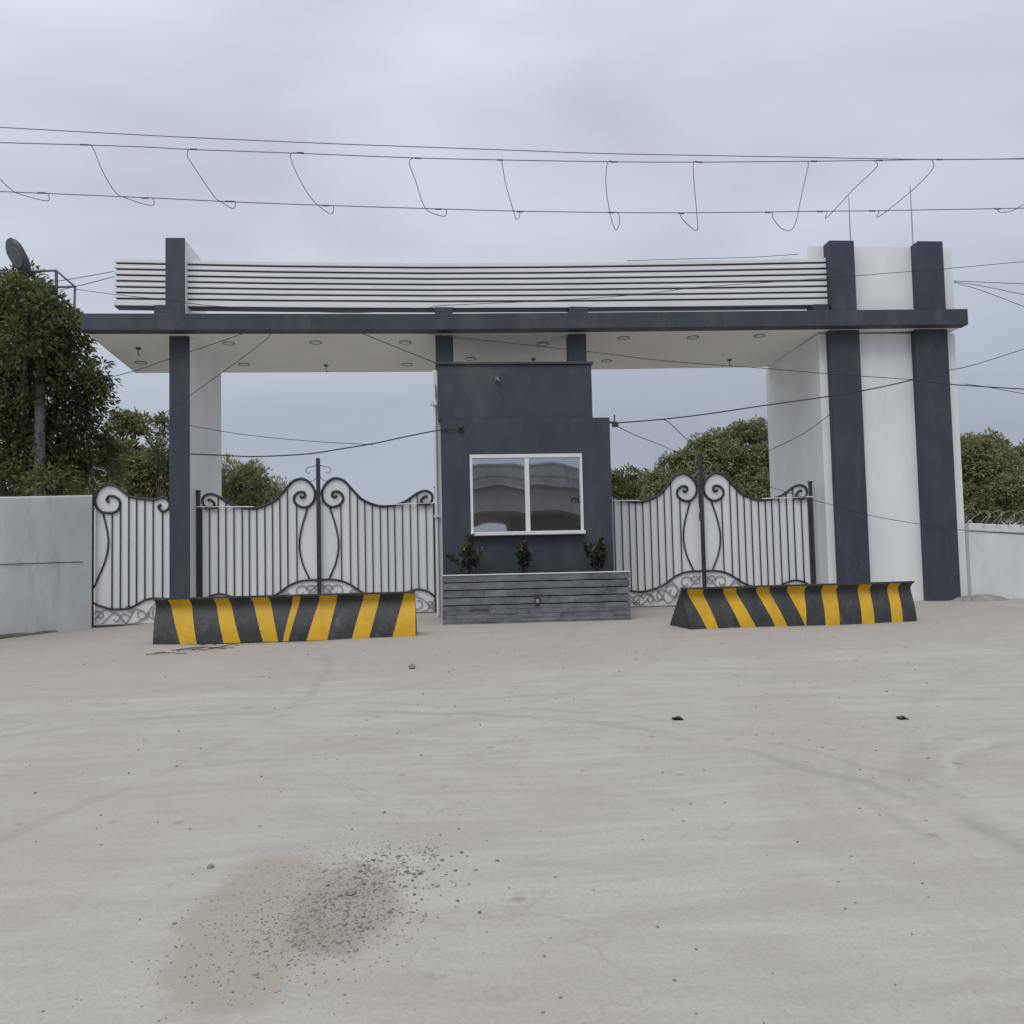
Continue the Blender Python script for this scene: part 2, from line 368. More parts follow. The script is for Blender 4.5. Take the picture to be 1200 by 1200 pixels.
for px, py in ((382, 427), (625, 421), (855, 424), (162, 407)):
    p = at_z(px, py, 6.19); p.z = bz(p.x) - .01
    mb = MB(); mb.disc((p.x, p.y, p.z), .05, .03, 12); mb.tube([p - Vector((0, 0, .02)), p - Vector((0, 0, .13)), p - Vector((-.02, 0, .15)), p - Vector((-.04, 0, .13))], .009, 6)
    mb.build('ceiling_hook', GALV, GW)

# lightning rods
def rod(px0, py0, px1, py1, Y, label):
    a = at(px1, py1, Y); bt = at(px0, py0, Y); bt.x = a.x
    mb = MB(); a.z = 7.9; mb.tube([a, (a + bt) / 2, bt], [.016, .014, .008], 6); mb.box(a.x - .06, a.x + .06, a.y - .06, a.y + .06, 7.93, 7.975)
    tag(mb.build('roof_rod', GREYIRON, None, 0, a), label, 'rod', 'thin rods standing on the tower')
rod(995, 230, 997, 286, 16.6, 'thin grey rod standing on the tower top behind the inner dark pilaster')
rod(1068.5, 218, 1070, 288, 16.6, 'thin grey rod standing on the tower top behind the outer dark pilaster')

# ------------------------------------------------------------------ guard booth
BO = thing('guard_booth', 'narrow slate blue guard booth with a wide sliding window between the two gates', 'booth', (1.35, 16, .9))
mb = MB(); mb.box(-.20, 2.57, 15.05, 16.6, 4.42, 5.40); mb.build('upper_wall', NAVY, BO, .01)
mb = MB()
for a in ((-.155, .37, 15.0, 15.2, .8, 4.42), (2.32, 2.865, 15.0, 15.2, .8, 4.42), (.37, 2.32, 15.0, 15.2, .8, 2.345), (.37, 2.32, 15.0, 15.2, 3.75, 4.42)): mb.box(*a)
mb.build('lower_wall', NAVY, BO)
mb = MB(); mb.box(-.155, 2.865, 15.2, 17.8, .8, 4.418); mb.build('booth_body', NAVY, BO)
mb = MB(); mb.box(-.23, 2.60, 15.015, 16.63, 5.40, 5.445); mb.build('roof_cap', NAVY, BO, .006)
mb = MB(); mb.box(-.285, -.158, 15.35, 17.8, .8, 5.38); mb.build('side_wall', WHITE, BO, .01)
pd = at(509, 600, 15.3)
mb = MB(); mb.tube([(-.255, 15.30, .95), (-.255, 15.30, 5.1)], .028, 10); mb.box(-.34, -.22, 15.24, 15.32, 4.72, 4.80); mb.box(-.31, -.21, 15.24, 15.34, 2.7, 2.74); mb.build('drain_pipe', ALU, BO)
mb = MB(); mb.box(.372, 2.318, 15.19, 15.198, 2.347, 3.748); wn = mb.build('window', DARK, BO)
mb = MB(); y0, y1 = 14.975, 15.06
mb.box(.345, 2.345, y0, y1, 3.71, 3.775); mb.box(.345, .39, y0, y1, 2.395, 3.71); mb.box(2.30, 2.345, y0, y1, 2.395, 3.71)
mb.box(1.315, 1.395, y0 + .01, y1 - .01, 2.395, 3.71); mb.box(.41, 1.315, 15.03, 15.06, 2.395, 2.42); mb.box(1.395, 2.28, 15.03, 15.06, 2.395, 2.42)
mb.build('window_frame', ALU, wn, .005)
mb = MB(); mb.box(.33, 2.36, 14.87, 15.06, 2.335, 2.395); mb.build('window_sill', ALU, wn, .006)
for k, (xa, xb, yy) in enumerate(((.39, 1.33, 15.025), (1.38, 2.30, 15.028))):
    n = 24; z0, z1 = 2.41, 3.71; xm = (xa + xb) / 2 - (.04 if k == 0 else .18)
    vs = []; fs = []
    for j in range(n + 1):
        for i in range(n + 1):
            x = xa + (xb - xa) * i / n; z = z0 + (z1 - z0) * j / n
            bow = .013 * (x - xm) ** 2 * (z - 3.0)
            vs.append((x, yy + bow + .0002 * math.sin(9 * x + 2 * z) * math.sin(5 * z), z))
    fs = [(j * (n + 1) + i, j * (n + 1) + i + 1, (j + 1) * (n + 1) + i + 1, (j + 1) * (n + 1) + i) for j in range(n) for i in range(n)]
    vs2 = [(v[0], v[1] + .006, v[2]) for v in vs]
    mb = MB(); mb.add(vs, fs, 0, True); mb.add(vs2, [tuple(reversed(f)) for f in fs], 0, True)
    me_o = mb.build('window_pane', GLASS, wn)
cu = bpy.data.curves.new('letters', 'FONT'); cu.body = 'nu'; cu.size = .20; cu.extrude = .002; cu.offset = .003
to = bpy.data.objects.new('tmp', cu); COL.objects.link(to); dg = bpy.context.evaluated_depsgraph_get()
tm = bpy.data.meshes.new_from_object(to.evaluated_get(dg)); bpy.data.objects.remove(to)
tm.transform(Matrix.Translation((2.135, 15.012, 2.90)) @ Matrix.Rotation(R(90), 4, 'X')); tm.transform(Matrix.Translation(-Vector(wn['_o'])))
tm.materials.clear(); tm.materials.append(DARK)
lt = bpy.data.objects.new('lettering', tm); COL.objects.link(lt); lt.parent = wn
mb = MB(); p = at(540, 502, 15.0); mb.tube([p + Vector((0, .02, 0)), p + Vector((0, -.12, .02))], .03, 8); mb.box(p.x - .05, p.x + .05, p.y - .03, p.y, p.z - .06, p.z + .06); mb.build('cable_hook', IRON, BO)
mb = MB(); p = at(582, 444, 15.05); mb.box(p.x - .03, p.x + .03, p.y - .05, p.y, p.z - .05, p.z + .05); mb.tube([p + Vector((.0, -.04, 0)), p + Vector((.05, -.08, -.06))], .02, 8); mb.build('wall_sensor', GALV, BO)
mb = MB(); p = at(719, 495, 15.1); mb.tube([(2.8, 15.1, p.z), (p.x + .06, 15.1, p.z)], .02, 6); mb.tube([(p.x + .02, 15.1, p.z - .05), (p.x + .02, 15.1, p.z + .14)], .012, 6); mb.box(p.x - .02, p.x + .08, 15.05, 15.15, p.z - .08, p.z - .01); mb.build('cable_bracket', IRON, BO)

# ------------------------------------------------------------------ planter and its shrubs
PL = thing('stone_planter', 'long grey slate clad planter box standing below the booth window', 'planter', (1.4, 14.5, .82))
mb = MB(); mb.box(-.14, 2.93, 14.13, 14.97, .7, 1.63); mb.build('planter_core', JOINT, PL)
mb = MB()
rows = [(1.64, 1.537), (1.520, 1.412), (1.395, 1.287), (1.270, 1.162), (1.145, 1.082), (1.081, 1.0), (.999, .935), (.934, .87), (.869, .70)]
for ri, (zt, zb) in enumerate(rows):
    for face in range(3):
        a, b_ = ((-.16, 2.955), (14.135, 14.97), (14.135, 14.97))[face]
        s = a
        while s < b_ - .01:
            w = random.uniform(.35, .8) if ri < 4 else random.uniform(.15, .45)
            e = min(b_, s + w)
            if b_ - e < .12: e = b_
            gap = .0004
            d = random.uniform(0, .006 if ri < 4 else .014)
            if face == 0: mb.box(s + gap, e - gap, 14.105 - d, 14.13, zb, zt - random.uniform(0, .003))
            elif face == 1: mb.box(-.16 - d, -.14, s + gap, e - gap, zb, zt)
            else: mb.box(2.93, 2.95 + d, s + gap, e - gap, zb, zt)
            s = e
mb.build('slate_cladding', SLATE, PL, .003)
mb = MB()
mb.box(-.17, 2.965, 14.09, 14.14, 1.642, 1.662); mb.box(-.17, -.11, 14.14, 14.97, 1.642, 1.662); mb.box(2.905, 2.965, 14.14, 14.97, 1.642, 1.662); mb.build('coping', ALU, PL, .003)
mb = MB(); mb.box(-.13, 2.92, 14.142, 14.97, 1.58, 1.635); mb.build('soil', SOIL, PL)
p = at(629.5, 704, 14.1)
mb = MB(); mb.box(p.x - .045, p.x + .045, 14.06, 14.10, p.z - .075, p.z + .075); sk = mb.build('socket_box', SCRAP, PL, .008)
mb = MB(); mb.box(p.x - .025, p.x + .025, 14.052, 14.06, p.z - .03, p.z + .03); mb.build('socket_cover', GREYIRON, sk)

def leaf_mesh(P, D, U, Ln, W, name, M, parent=None, loc=(0, 0, 0), fold=.25):
    """diamond leaves: P base points, D directions, U up hints"""
    n = len(P); S = np.cross(D, U); S /= np.maximum(np.linalg.norm(S, axis=1), 1e-6)[:, None]; Nn = np.cross(S, D)
    Ln = Ln[:, None]; W = W[:, None]
    v = np.empty((n, 4, 3)); v[:, 0] = P; v[:, 1] = P + D * Ln * .45 + S * W * .5 + Nn * W * fold; v[:, 2] = P + D * Ln - Nn * Ln * .12; v[:, 3] = P + D * Ln * .45 - S * W * .5 + Nn * W * fold
    v = v.reshape(-1, 3) - np.array(loc)
    me = bpy.data.meshes.new(name); me.vertices.add(n * 4); me.vertices.foreach_set('co', v.ravel())
    me.loops.add(n * 4); me.loops.foreach_set('vertex_index', np.arange(n * 4, dtype=np.int32))
    me.polygons.add(n); me.polygons.foreach_set('loop_start', np.arange(0, n * 4, 4, dtype=np.int32)); me.polygons.foreach_set('loop_total', np.full(n, 4, np.int32))
    me.update(calc_edges=True); me.materials.append(M)
    o = bpy.data.objects.new(name, me); COL.objects.link(o)
    if parent is not None: o.parent = parent
    return o
def unit(a): return a / np.maximum(np.linalg.norm(a, axis=-1, keepdims=True), 1e-9)

def shrub(px, top_py, label, w, seed):
    r = np.random.default_rng(seed)
    b0 = at(px, 671, 14.5); b0.z = 1.63; top = at(px, top_py, 14.5); h = top.z - b0.z
    t = thing('potted_shrub', label, 'shrub', tuple(b0), 'shrubs in the planter')
    mb = MB(); P = []; D = []
    for k in range(12):
        a = r.uniform(0, 6.28); rad = r.uniform(.1, 1) * w; hh = h * r.uniform(.6, 1.0) * (1 - .25 * rad / w)
        base = np.array([b0.x + r.uniform(-.05, .05), b0.y + r.uniform(-.05, .05), b0.z])
        tip = np.array([b0.x + math.cos(a) * rad, b0.y + math.sin(a) * rad, b0.z + hh])
        midp = (base + tip) / 2 + np.array([math.cos(a), math.sin(a), 0]) * .04
        mb.tube(smooth([base, midp, tip], 4), .006, 5)
        for q in range(36):
            u = r.uniform(.22, 1) ** .8; c_ = base * (1 - u) ** 2 + 2 * midp * u * (1 - u) + tip * u * u
            P.append(c_); D.append(unit(r.normal(0, 1, 3) + np.array([math.cos(a) * .4, math.sin(a) * .4, .5])))
    mb.build('stem', BARK, t)
    P = np.array(P); D = np.array(D); n = len(P)
    leaf_mesh(P, D, unit(r.normal(0, .4, (n, 3)) + [0, 0, 1]), r.uniform(.07, .13, n), r.uniform(.035, .06, n), 'foliage', LEAF_POT, t, tuple(b0))
shrub(549, 622, 'leafy dark shrub at the planter end beside the white drain pipe', .34, 1)
shrub(614, 627, 'slim dark shrub in the planter under the window mullion', .30, 2)
shrub(700, 622, 'narrow dark shrub at the planter end beside the right gate', .29, 3)

# ------------------------------------------------------------------ gates
GY = 16.4; GZ = .95
TOP = [(.15, 2.21), (.16, 2.24), (.21, 2.22), (.26, 2.16), (.23, 2.10), (.13, 2.09), (.06, 2.14), (.04, 2.23), (.08, 2.31), (.19, 2.345), (.33, 2.30), (.52, 2.17), (.68, 2.10), (.92, 2.06), (1.11, 2.08), (1.35, 2.18), (1.48, 2.30), (1.62, 2.46), (1.73, 2.57), (1.90, 2.61), (2.05, 2.51), (2.13, 2.35), (2.10, 2.18), (1.98, 2.07), (1.85, 2.08), (1.75, 2.16), (1.74, 2.27), (1.82, 2.35), (1.92, 2.35), (1.94, 2.28), (1.89, 2.25), (1.85, 2.28)]
ENV = [(.05, 2.26), (.08, 2.31), (.19, 2.345), (.33, 2.30), (.52, 2.17), (.68, 2.10), (.92, 2.06), (1.11, 2.08), (1.35, 2.18), (1.48, 2.30), (1.62, 2.46), (1.73, 2.57), (1.90, 2.61), (2.05, 2.51), (2.12, 2.38), (2.13, 2.30)]
BOT = [(.02, .30), (.15, .41), (.35, .46), (.56, .41), (.72, .345), (.92, .31), (1.12, .335), (1.38, .42), (1.62, .58), (1.81, .66), (2.0, .685), (2.18, .685)]
BARS = [.17, .33, .47, .62, .77, .90, 1.04, 1.19, 1.33, 1.47, 1.61, 1.78]
BOWL = [(1.99, 2.06), (1.88, 1.70), (1.83, 1.36), (1.88, 1.02), (2.02, .685)]
def spiral(cx, cy, r0, a0, turns, sgn=1, n=16, r1=.25):
    return [(cx + r0 * (1 - (1 - r1) * i / n) * math.cos(a0 + sgn * turns * 6.283 * i / n), cy + r0 * (1 - (1 - r1) * i / n) * math.sin(a0 + sgn * turns * 6.283 * i / n)) for i in range(n + 1)]
SCROLLS = [spiral(.35, .2, .17, 1.6, 1.1, -1), spiral(.62, .16, .12, 3.0, 1.0, 1), spiral(.88, .14, .13, .3, 1.0, 1), spiral(1.12, .17, .12, 2.8, 1.0, -1), spiral(1.36, .22, .15, .2, 1.0, 1), spiral(1.58, .3, .16, 2.6, 1.1, -1), spiral(1.85, .47, .14, 0, 1.0, 1), spiral(2.05, .5, .11, 3.1, 1.1, -1), spiral(1.95, .2, .15, 1.5, 1.0, 1), spiral(1.72, .14, .1, 3.4, 1, -1), spiral(2.1, .15, .08, 3.4, 1, -1), spiral(.12, .15, .09, .4, 1, 1)]
WAVES = [[(.03, .05), (.3, .3), (.62, .33), (.8, .1), (1.05, .3), (1.3, .12), (1.55, .5), (1.78, .28), (2.15, .6)], [(.03, .28), (.2, .06), (.5, .04), (.7, .26), (.95, .06), (1.25, .34), (1.5, .08), (1.8, .4), (2.15, .06)]]
def gate(hx, sgn, label, group, cfg=None, stile=False, gz0=GZ):
    c = cfg or dict(top=TOP, env=ENV, bot=BOT, bars=BARS, bow=BOWL, w=2.19, scrolls=SCROLLS, waves=WAVES, rod=True, fin=True, zc=2.94)
    T = lambda u, v, dy=0: Vector((hx + sgn * u, GY + dy, gz0 + v))
    t = thing('gate_leaf', label, 'gate', (hx, GY, gz0), group)
    w = c['w']
    # sheet
    prof = [(.03, .035)] + [(.03, c['env'][0][1] - .05)] + [tuple(p) for p in smooth(c['env'], 4)] + [(w - .03, c['env'][-1][1] - .12), (w - .03, .035)]
    mb = MB(); n = len(prof)
    mb.add([T(u, v, .022) for u, v in prof] + [T(u, v, .028) for u, v in prof], [tuple(range(n)), tuple(range(2 * n - 1, n - 1, -1))] + [(i, (i + 1) % n, n + (i + 1) % n, n + i) for i in range(n)])
    mb.build('gate_sheet', SHEET, t)
    # frame
    mb = MB()
    mb.tube([T(.02, 0, 0), T(w - .02, 0, 0)], .026, 4); mb.tube([T(.02, .03), T(.02, c.get('hingetop', 2.1))], .024, 4)
    mb.tube([T(*p) for p in smooth(c['top'], 5)], .024, 6); mb.tube([T(*p) for p in smooth(c['bot'], 5)], .019, 6); mb.tube([T(*p) for p in smooth(c['bow'], 6)], .016, 6)
    mb.build('gate_frame', IRON, t)
    # vertical bars
    eu = np.array([p[0] for p in smooth(c['env'], 4)]); ev = np.array([p[1] for p in smooth(c['env'], 4)])
    bu = np.array([p[0] for p in smooth(c['bot'], 4)]); bv = np.array([p[1] for p in smooth(c['bot'], 4)])
    for u in c['bars']:
        vt = float(np.interp(u, eu, ev)) - .01
        vt = c.get('cut', {}).get(round(u, 2), vt)
        vb = float(np.interp(u, bu, bv))
        mb = MB(); mb.tube([T(u, vb), T(u, vt)], .0135, 4); mb.build('bar', IRON, t)
    mb = MB()
    for s_ in c['scrolls']: mb.tube([T(*p) for p in s_], .009, 5)
    for s_ in c['waves']: mb.tube([T(u, v, .004) for u, v in smooth(s_, 6)], .008, 5)
    mb.build('scrollwork', GREYIRON, t)
    if c.get('rod'):
        mb = MB(); mb.tube([T(-.06, 2.105, -.03), T(.98, 2.085, -.03)], .012, 6); mb.build('tie_rod', ALU, t)
        mb = MB(); mb.box(min(hx + sgn * .08, hx + sgn * .34), max(hx + sgn * .08, hx + sgn * .34), GY - .04, GY - .026, gz0 + 2.055, gz0 + 2.115); mb.build('hinge_plate', IRON, t)
    if c.get('post', True):
        mb = MB(); mb.tube([T(-.03, -.05), T(-.03, 2.40)], .042, 4); mb.box(hx - sgn * .03 - .05, hx - sgn * .03 + .05, GY - .05, GY + .05, gz0 + 2.40, gz0 + 2.415); mb.build('hinge_post', IRON, t)
    # finial and stile at the meeting side
    zt = c['zc']; f = MB()
    f.tube([T(*p) for p in smooth([(w + .0, zt - .07), (w - .10, zt - .10), (w - .20, zt - .12), (w - .225, zt - .19), (w - .18, zt - .23), (w - .145, zt - .2)], 5)], .009, 5)
    f.tube([T(*p) for p in smooth([(w + .0, zt - .22), (w - .04, zt - .32), (w - .12, zt - .38), (w - .2, zt - .36)], 5)], .008, 5)
    f.build('finial', GREYIRON, t)
    if stile:
        mb = MB(); x = hx + sgn * (w + .01)
        mb.box(x - .038, x + .038, GY - .07, GY - .028, gz0 - .02, gz0 + zt + .05); mb.build('meeting_stile', IRON, t, .004)
    return t
GRP = 'scrolled gate leaves'
base_cfg = dict(top=TOP, env=ENV, bot=BOT, bars=BARS, bow=BOWL, w=2.19, scrolls=SCROLLS, waves=WAVES, rod=True, zc=2.94, cut={1.78: 2.13, .17: 2.09})
gate(-4.70, 1, 'white gate leaf with black scrolls hung beside the single left pillar', GRP, base_cfg, True)
gate(-.31, -1, 'white gate leaf with black scrolls hung on the left side of the booth', GRP, base_cfg)
gate(2.70, 1, 'white scrolled gate leaf half hidden behind the right side of the booth', GRP, base_cfg, True)
gate(7.10, -1, 'white gate leaf with black scrolls hung on the inner wall of the tower', GRP, base_cfg)
# narrow wicket gate at the far left; u runs from the pillar (0) to the wall (1.5)
W0 = -5.14
SU = lambda l: [(W0 - x, z - .87) for x, z in l]
stop = SU([(-6.36, 3.17), (-6.4, 3.21), (-6.36, 3.28), (-6.28, 3.28), (-6.18, 3.22), (-6.16, 3.11), (-6.22, 3.0), (-6.36, 2.97), (-6.52, 3.01), (-6.61, 3.17), (-6.57, 3.36), (-6.48, 3.46), (-6.36, 3.5), (-6.22, 3.46), (-6.01, 3.29), (-5.87, 3.24), (-5.71, 3.22), (-5.55, 3.2), (-5.4, 3.24), (-5.31, 3.21), (-5.26, 3.13), (-5.28, 3.03), (-5.37, 2.98), (-5.44, 3.02), (-5.46, 3.08), (-5.41, 3.11)])
senv = SU([(-5.17, 3.06), (-5.24, 3.12), (-5.31, 3.21), (-5.4, 3.24), (-5.55, 3.2), (-5.71, 3.22), (-5.87, 3.24), (-6.01, 3.29), (-6.22, 3.46), (-6.36, 3.5), (-6.48, 3.46), (-6.57, 3.36), (-6.61, 3.2)])
sbot = SU([(-5.16, 1.28), (-5.37, 1.34), (-5.54, 1.36), (-5.71, 1.33), (-5.99, 1.19), (-6.28, 1.18), (-6.5, 1.24), (-6.64, 1.30)])
sbow = SU([(-6.47, 2.98), (-6.39, 2.64), (-6.37, 2.38), (-6.43, 2.06), (-6.63, 1.57)])
sscr = [spiral(.3, .2, .16, 1.6, 1.1, -1), spiral(.62, .22, .13, 3.0, 1.0, 1), spiral(.85, .3, .08, .3, 1.2, 1), spiral(1.1, .14, .12, 1.2, .7, 1), spiral(1.38, .2, .1, .2, .9, 1), spiral(.95, .14, .1, 3.0, .8, -1)]
swav = [[(.05, .1), (.35, .4), (.62, .1), (.9, .04), (1.1, .24), (1.35, .04)], [(.4, .1), (.72, .3), (.9, .06), (1.05, .2), (1.3, .3), (1.46, .12)]]
scfg = dict(top=stop, env=senv, bot=sbot, bars=[W0 - x for x in (-6.3, -6.15, -6.0, -5.86, -5.71, -5.56, -5.39)], bow=sbow, w=1.5, scrolls=sscr, waves=swav, rod=False, zc=3.02, post=False, hingetop=2.2,
            cut={1.16: 2.1, 1.01: 2.26, .25: 2.11})
wk = gate(W0, -1, 'narrow white gate panel with a big black scroll beside the weathered grey wall', GRP, scfg, False, .87)
mb = MB(); mb.tube([(-6.65, GY, .82), (-6.65, GY, 3.3)], .028, 4); mb.tube([(-6.65, GY, 3.3), (-6.65, GY, 3.92)], .012, 5)
mb.tube([Vector((x, GY, z)) for x, z in smooth([(-6.645, 3.6), (-6.62, 3.74), (-6.56, 3.81), (-6.48, 3.82), (-6.43, 3.77), (-6.45, 3.72)], 5)], .011, 5)
mb.build('end_post', IRON, wk)

# ------------------------------------------------------------------ boundary walls
A = Vector((-6.70, 16.3, 0)); Bq = Vector((-9.6, 12.62, 0))
pa, pb_ = at(108, 580, 16.25), at(13, 582, 15.0)
def wall_prism(pts, thick, mats, name, label, cap=None):
    t = thing(name, label, 'wall', (pts[0][0], pts[0][1], pts[0][2]))
    d = (Vector((pts[-1][0], pts[-1][1], 0)) - Vector((pts[0][0], pts[0][1], 0))).normalized(); nrm = Vector((-d.y, d.x, 0))
    if nrm.y < 0: nrm = -nrm
    mb = MB(); rings = []
    for x, y, zb, zt in pts:
        p = Vector((x, y, 0)); q = p + nrm * thick
        rings.append([(p.x, p.y, zb), (q.x, q.y, zb), (q.x, q.y, zt), (p.x, p.y, zt)])
    mb.loft(rings); mb.build('wall_body', mats, t, .03)
    if cap:
        mb = MB(); rings = []
        for x, y, zb, zt in pts:
            p = Vector((x, y, 0)) - nrm * .03; q = p + nrm * (thick + .06)
            rings.append([(p.x, p.y, zt + .002), (q.x, q.y, zt + .002), (q.x, q.y, zt + cap), (p.x, p.y, zt + cap)])
        mb.loft(rings); mb.build('coping', mats, t, .015)
    return t
pc = pb_ + (pb_ - pa) * 3.0
lw = wall_prism([(pa.x, pa.y, .6, pa.z), (pb_.x, pb_.y, .5, pb_.z), (pc.x, pc.y, .3, pc.z + .1)], .2, OLDWALL, 'boundary_wall', 'weathered grey rendered boundary wall at the far left under the large dark tree')
p1, p2 = at(108, 658, 16.25), at(13, 661, 15.0)
nr = (pb_ - pa); nr.z = 0; nr.normalize(); nv = Vector((-nr.y, nr.x, 0)); nv = nv if nv.y < 0 else -nv
mb = MB(); e1 = p1 + (p2 - p1) * .12; e2 = p1 + (p2 - p1) * 3
mb.tube([e1 + nv * .0, e2 + nv * .0], .006, 5); mb.build('render_crack', JOINT, lw)
MOSS = mat('mossy_earth', (.06, .068, .045), (.20, .185, .15), 9, .95, .6, 30)
mb = MB(); rings = []
for k in range(15):
    u = .45 + 2.2 * k / 14; q = pa + (pb_ - pa) * u; zz = gz(q.x, q.y); w_ = .05 + .05 * min(1, k / 5) + .02 * math.sin(3 * k); h_ = .03 + .05 * min(1, k / 5) + .015 * math.sin(2.3 * k)
    a_ = Vector((q.x, q.y, 0)) - nv * .02; b2 = Vector((q.x, q.y, 0)) + nv * w_
    rings.append([(a_.x, a_.y, zz - .1), (b2.x, b2.y, zz - .1), (b2.x, b2.y, zz + h_ * .3), (a_.x, a_.y, zz + h_)])
mb.loft(rings, 0, True, False); mb.build('mossy_footing', MOSS, lw)
p1, p2 = at(1128, 622, 15.95), at(1200, 625, 15.95)
rw = wall_prism([(10.083, 15.95, .6, p1.z), (p2.x, 15.95, .6, p2.z), (26, 15.95, .6, p2.z - .45)], .2, NEWWALL, 'boundary_wall', 'whitewashed boundary wall right of the tower topped with razor wire', .15)
# razor wire
mb = MB(); pts = []
x = 10.2
zc0 = p1.z + .12
nT = 22
for i in range(nT * 20 + 1):
    a = 2 * math.pi * i / 20
    xx = 10.3 + i / 20 * .26
    pts.append((xx + .16 * math.sin(a), 16.05 + .19 * math.cos(a), zc0 + .08 + .19 * math.sin(a) - .03 * (xx - 10.2) * .3))
mb.tube(pts, .0055, 5)
for i in range(0, len(pts), 5):
    p = Vector(pts[i]); mb.box(p.x - .015, p.x + .015, p.y - .002, p.y + .002, p.z - .004, p.z + .004)
tag(mb.build('razor_wire', GREYIRON, None, 0, (10.3, 16.05, zc0)), 'coiled razor wire running along the whitewashed wall top', 'razor wire')
# sand heap at the wall foot
pts = at_g(1163, 705); mb = MB(); n = 28; rings = []
for k in range(8):
    u = k / 7; rings.append([(pts.x + math.cos(q) * .75 * (1 - u) * (1 + .12 * math.sin(3 * q)), pts.y + .35 + math.sin(q) * .32 * (1 - u), pts.z - .03 + .16 * math.sin(u * 1.57) + .012 * math.sin(7 * q + k * 2) * u * (1 - u) * 4) for q in [6.283 * j / n for j in range(n)]])
mb.loft(rings, 0, True, True); tag(mb.build('sand_heap', SAND, None, 0, tuple(pts)), 'low heap of grey sand at the foot of the whitewashed wall', 'sand heap')

# ------------------------------------------------------------------ striped barriers
def barrier(label, Lh, stripes, x0, y0, x1, y1, H, endskew):
    a = Vector((x0, y0, 0)); b_ = Vector((x1, y1, 0)); d = (b_ - a).normalized(); nb_ = Vector((-d.y, d.x, 0))
    za, zb = gz(x0, y0), gz(x1, y1); Ln = (b_ - a).length
    t = thing('road_barrier', label, 'barrier', (x0, y0, za), 'striped road barriers')
    prof = [(0, 0), (.004, .1), (.02, .2), (.048, .31), (.085, .42), (.118, .51), (.125, .56), (.10, .60), (.055, .635), (.03, .662)]
    prof = [(y, z * H / .662) for y, z in prof]
    W = lambda u, y, z: a + d * u + nb_ * y + Vector((0, 0, za + (zb - za) * u / Ln - .012 + z))
    zf = [p[1] / prof[-1][1] for p in prof]
    # column lines (top u, bottom u, yellow to the right?)
    lines = [(0, endskew, False)]
    for tl, tr, bl, br in stripes: lines += [(tl, bl, True), (tr, br, False)]
    if lines[-1][0] < Ln - .005: lines.append((Ln, Ln, False))
    mb = MB()
    cols = []
    for tu, bu, _ in lines:
        cols.append([W(bu + (tu - bu) * zf[i], prof[i][0], prof[i][1]) for i in range(len(prof))])
    for k in range(len(cols) - 1):
        # subdivide along the length
        vs = cols[k] + cols[k + 1]; n = len(prof)
        mb.add(vs, [(i, n + i, n + i + 1, i + 1) for i in range(n - 1)], 1 if lines[k][2] else 0, True)
    # rest of shell: top flange, back plate, ends
    n = len(prof); top = prof[-1]
    bk = [(top[0] + .075, top[1]), (top[0] + .09, top[1] - .03), (.58, 0)]
    L0 = cols[0]; L1 = cols[-1]; es = endskew
    B0 = [W(0, *bk[0]), W(0, *bk[1]), W(-es * .6, *bk[2])]; B1 = [W(Ln, *q) for q in bk]
    mb.add([L0[-1], L1[-1]] + B0 + B1, [(0, 1, 5, 2), (2, 5, 6, 3), (3, 6, 7, 4)], 0)
    mb.add(L0 + B0, [tuple(range(n + 3))], 0); mb.add(L1 + B1, [tuple(range(n + 2, -1, -1))], 0)
    mb.add([L0[0], L1[0], B1[2], B0[2]], [(0, 1, 2, 3)], 0)
    ob = mb.build('barrier_body', [BLACKP, YELLOW], t)
    bmm = bmesh.new(); bmm.from_mesh(ob.data); bmesh.ops.remove_doubles(bmm, verts=bmm.verts, dist=.0005); bmesh.ops.recalc_face_normals(bmm, faces=bmm.faces); bmm.to_mesh(ob.data); bmm.free()
    ob.modifiers.new('edge', 'EDGE_SPLIT').split_angle = R(35)
    mb = MB(); m0 = W(0.0, top[0] - .012, top[1] + .002); m1 = W(Ln, top[0] - .012, top[1] + .002)
    mb.loft([[m + nb_ * p + Vector((0, 0, q)) for p, q in ((-.006, -.022), (.10, -.004), (.10, .006), (-.006, .006))] for m in (m0, m1)])
    mb.build('top_flange', BLACKP, t)
    return t
s1 = 3.73 / 1098
st1 = [((tl - 42) * s1, (tr - 42) * s1, (bl - 42) * s1, (br - 42) * s1) for tl, tr, bl, br in ((95, 185, 155, 222), (285, 345, 333, 403), (440, 515, 497, 560), (620, 652, 578, 602), (735, 808, 678, 765), (922, 992, 868, 942), (1095, 1139.9, 1040, 1139.9))]
barrier('black and yellow striped road barrier lying in front of the left gate', 3.73, st1, -4.28, 12.62, -.55, 12.62, .662, 0.0)
s2 = 3.78 / 1037
st2 = [((tl - 98) * s2, (tr - 98) * s2, .1 + (bl - 122) * s2 * 1037 / 1023 * .975, .1 + (br - 122) * s2 * 1037 / 1023 * .975) for tl, tr, bl, br in ((118, 187, 193, 243), (275, 330, 343, 408), (420, 478, 495, 548), (558, 648, 628, 632), (722, 792, 720, 785), (890, 945, 887, 945), (1027, 1077, 1025, 1077))]
barrier('black and yellow striped road barrier lying in front of the right gate', 3.78, st2, 3.45, 12.6, 7.22, 12.87, .63, .09)

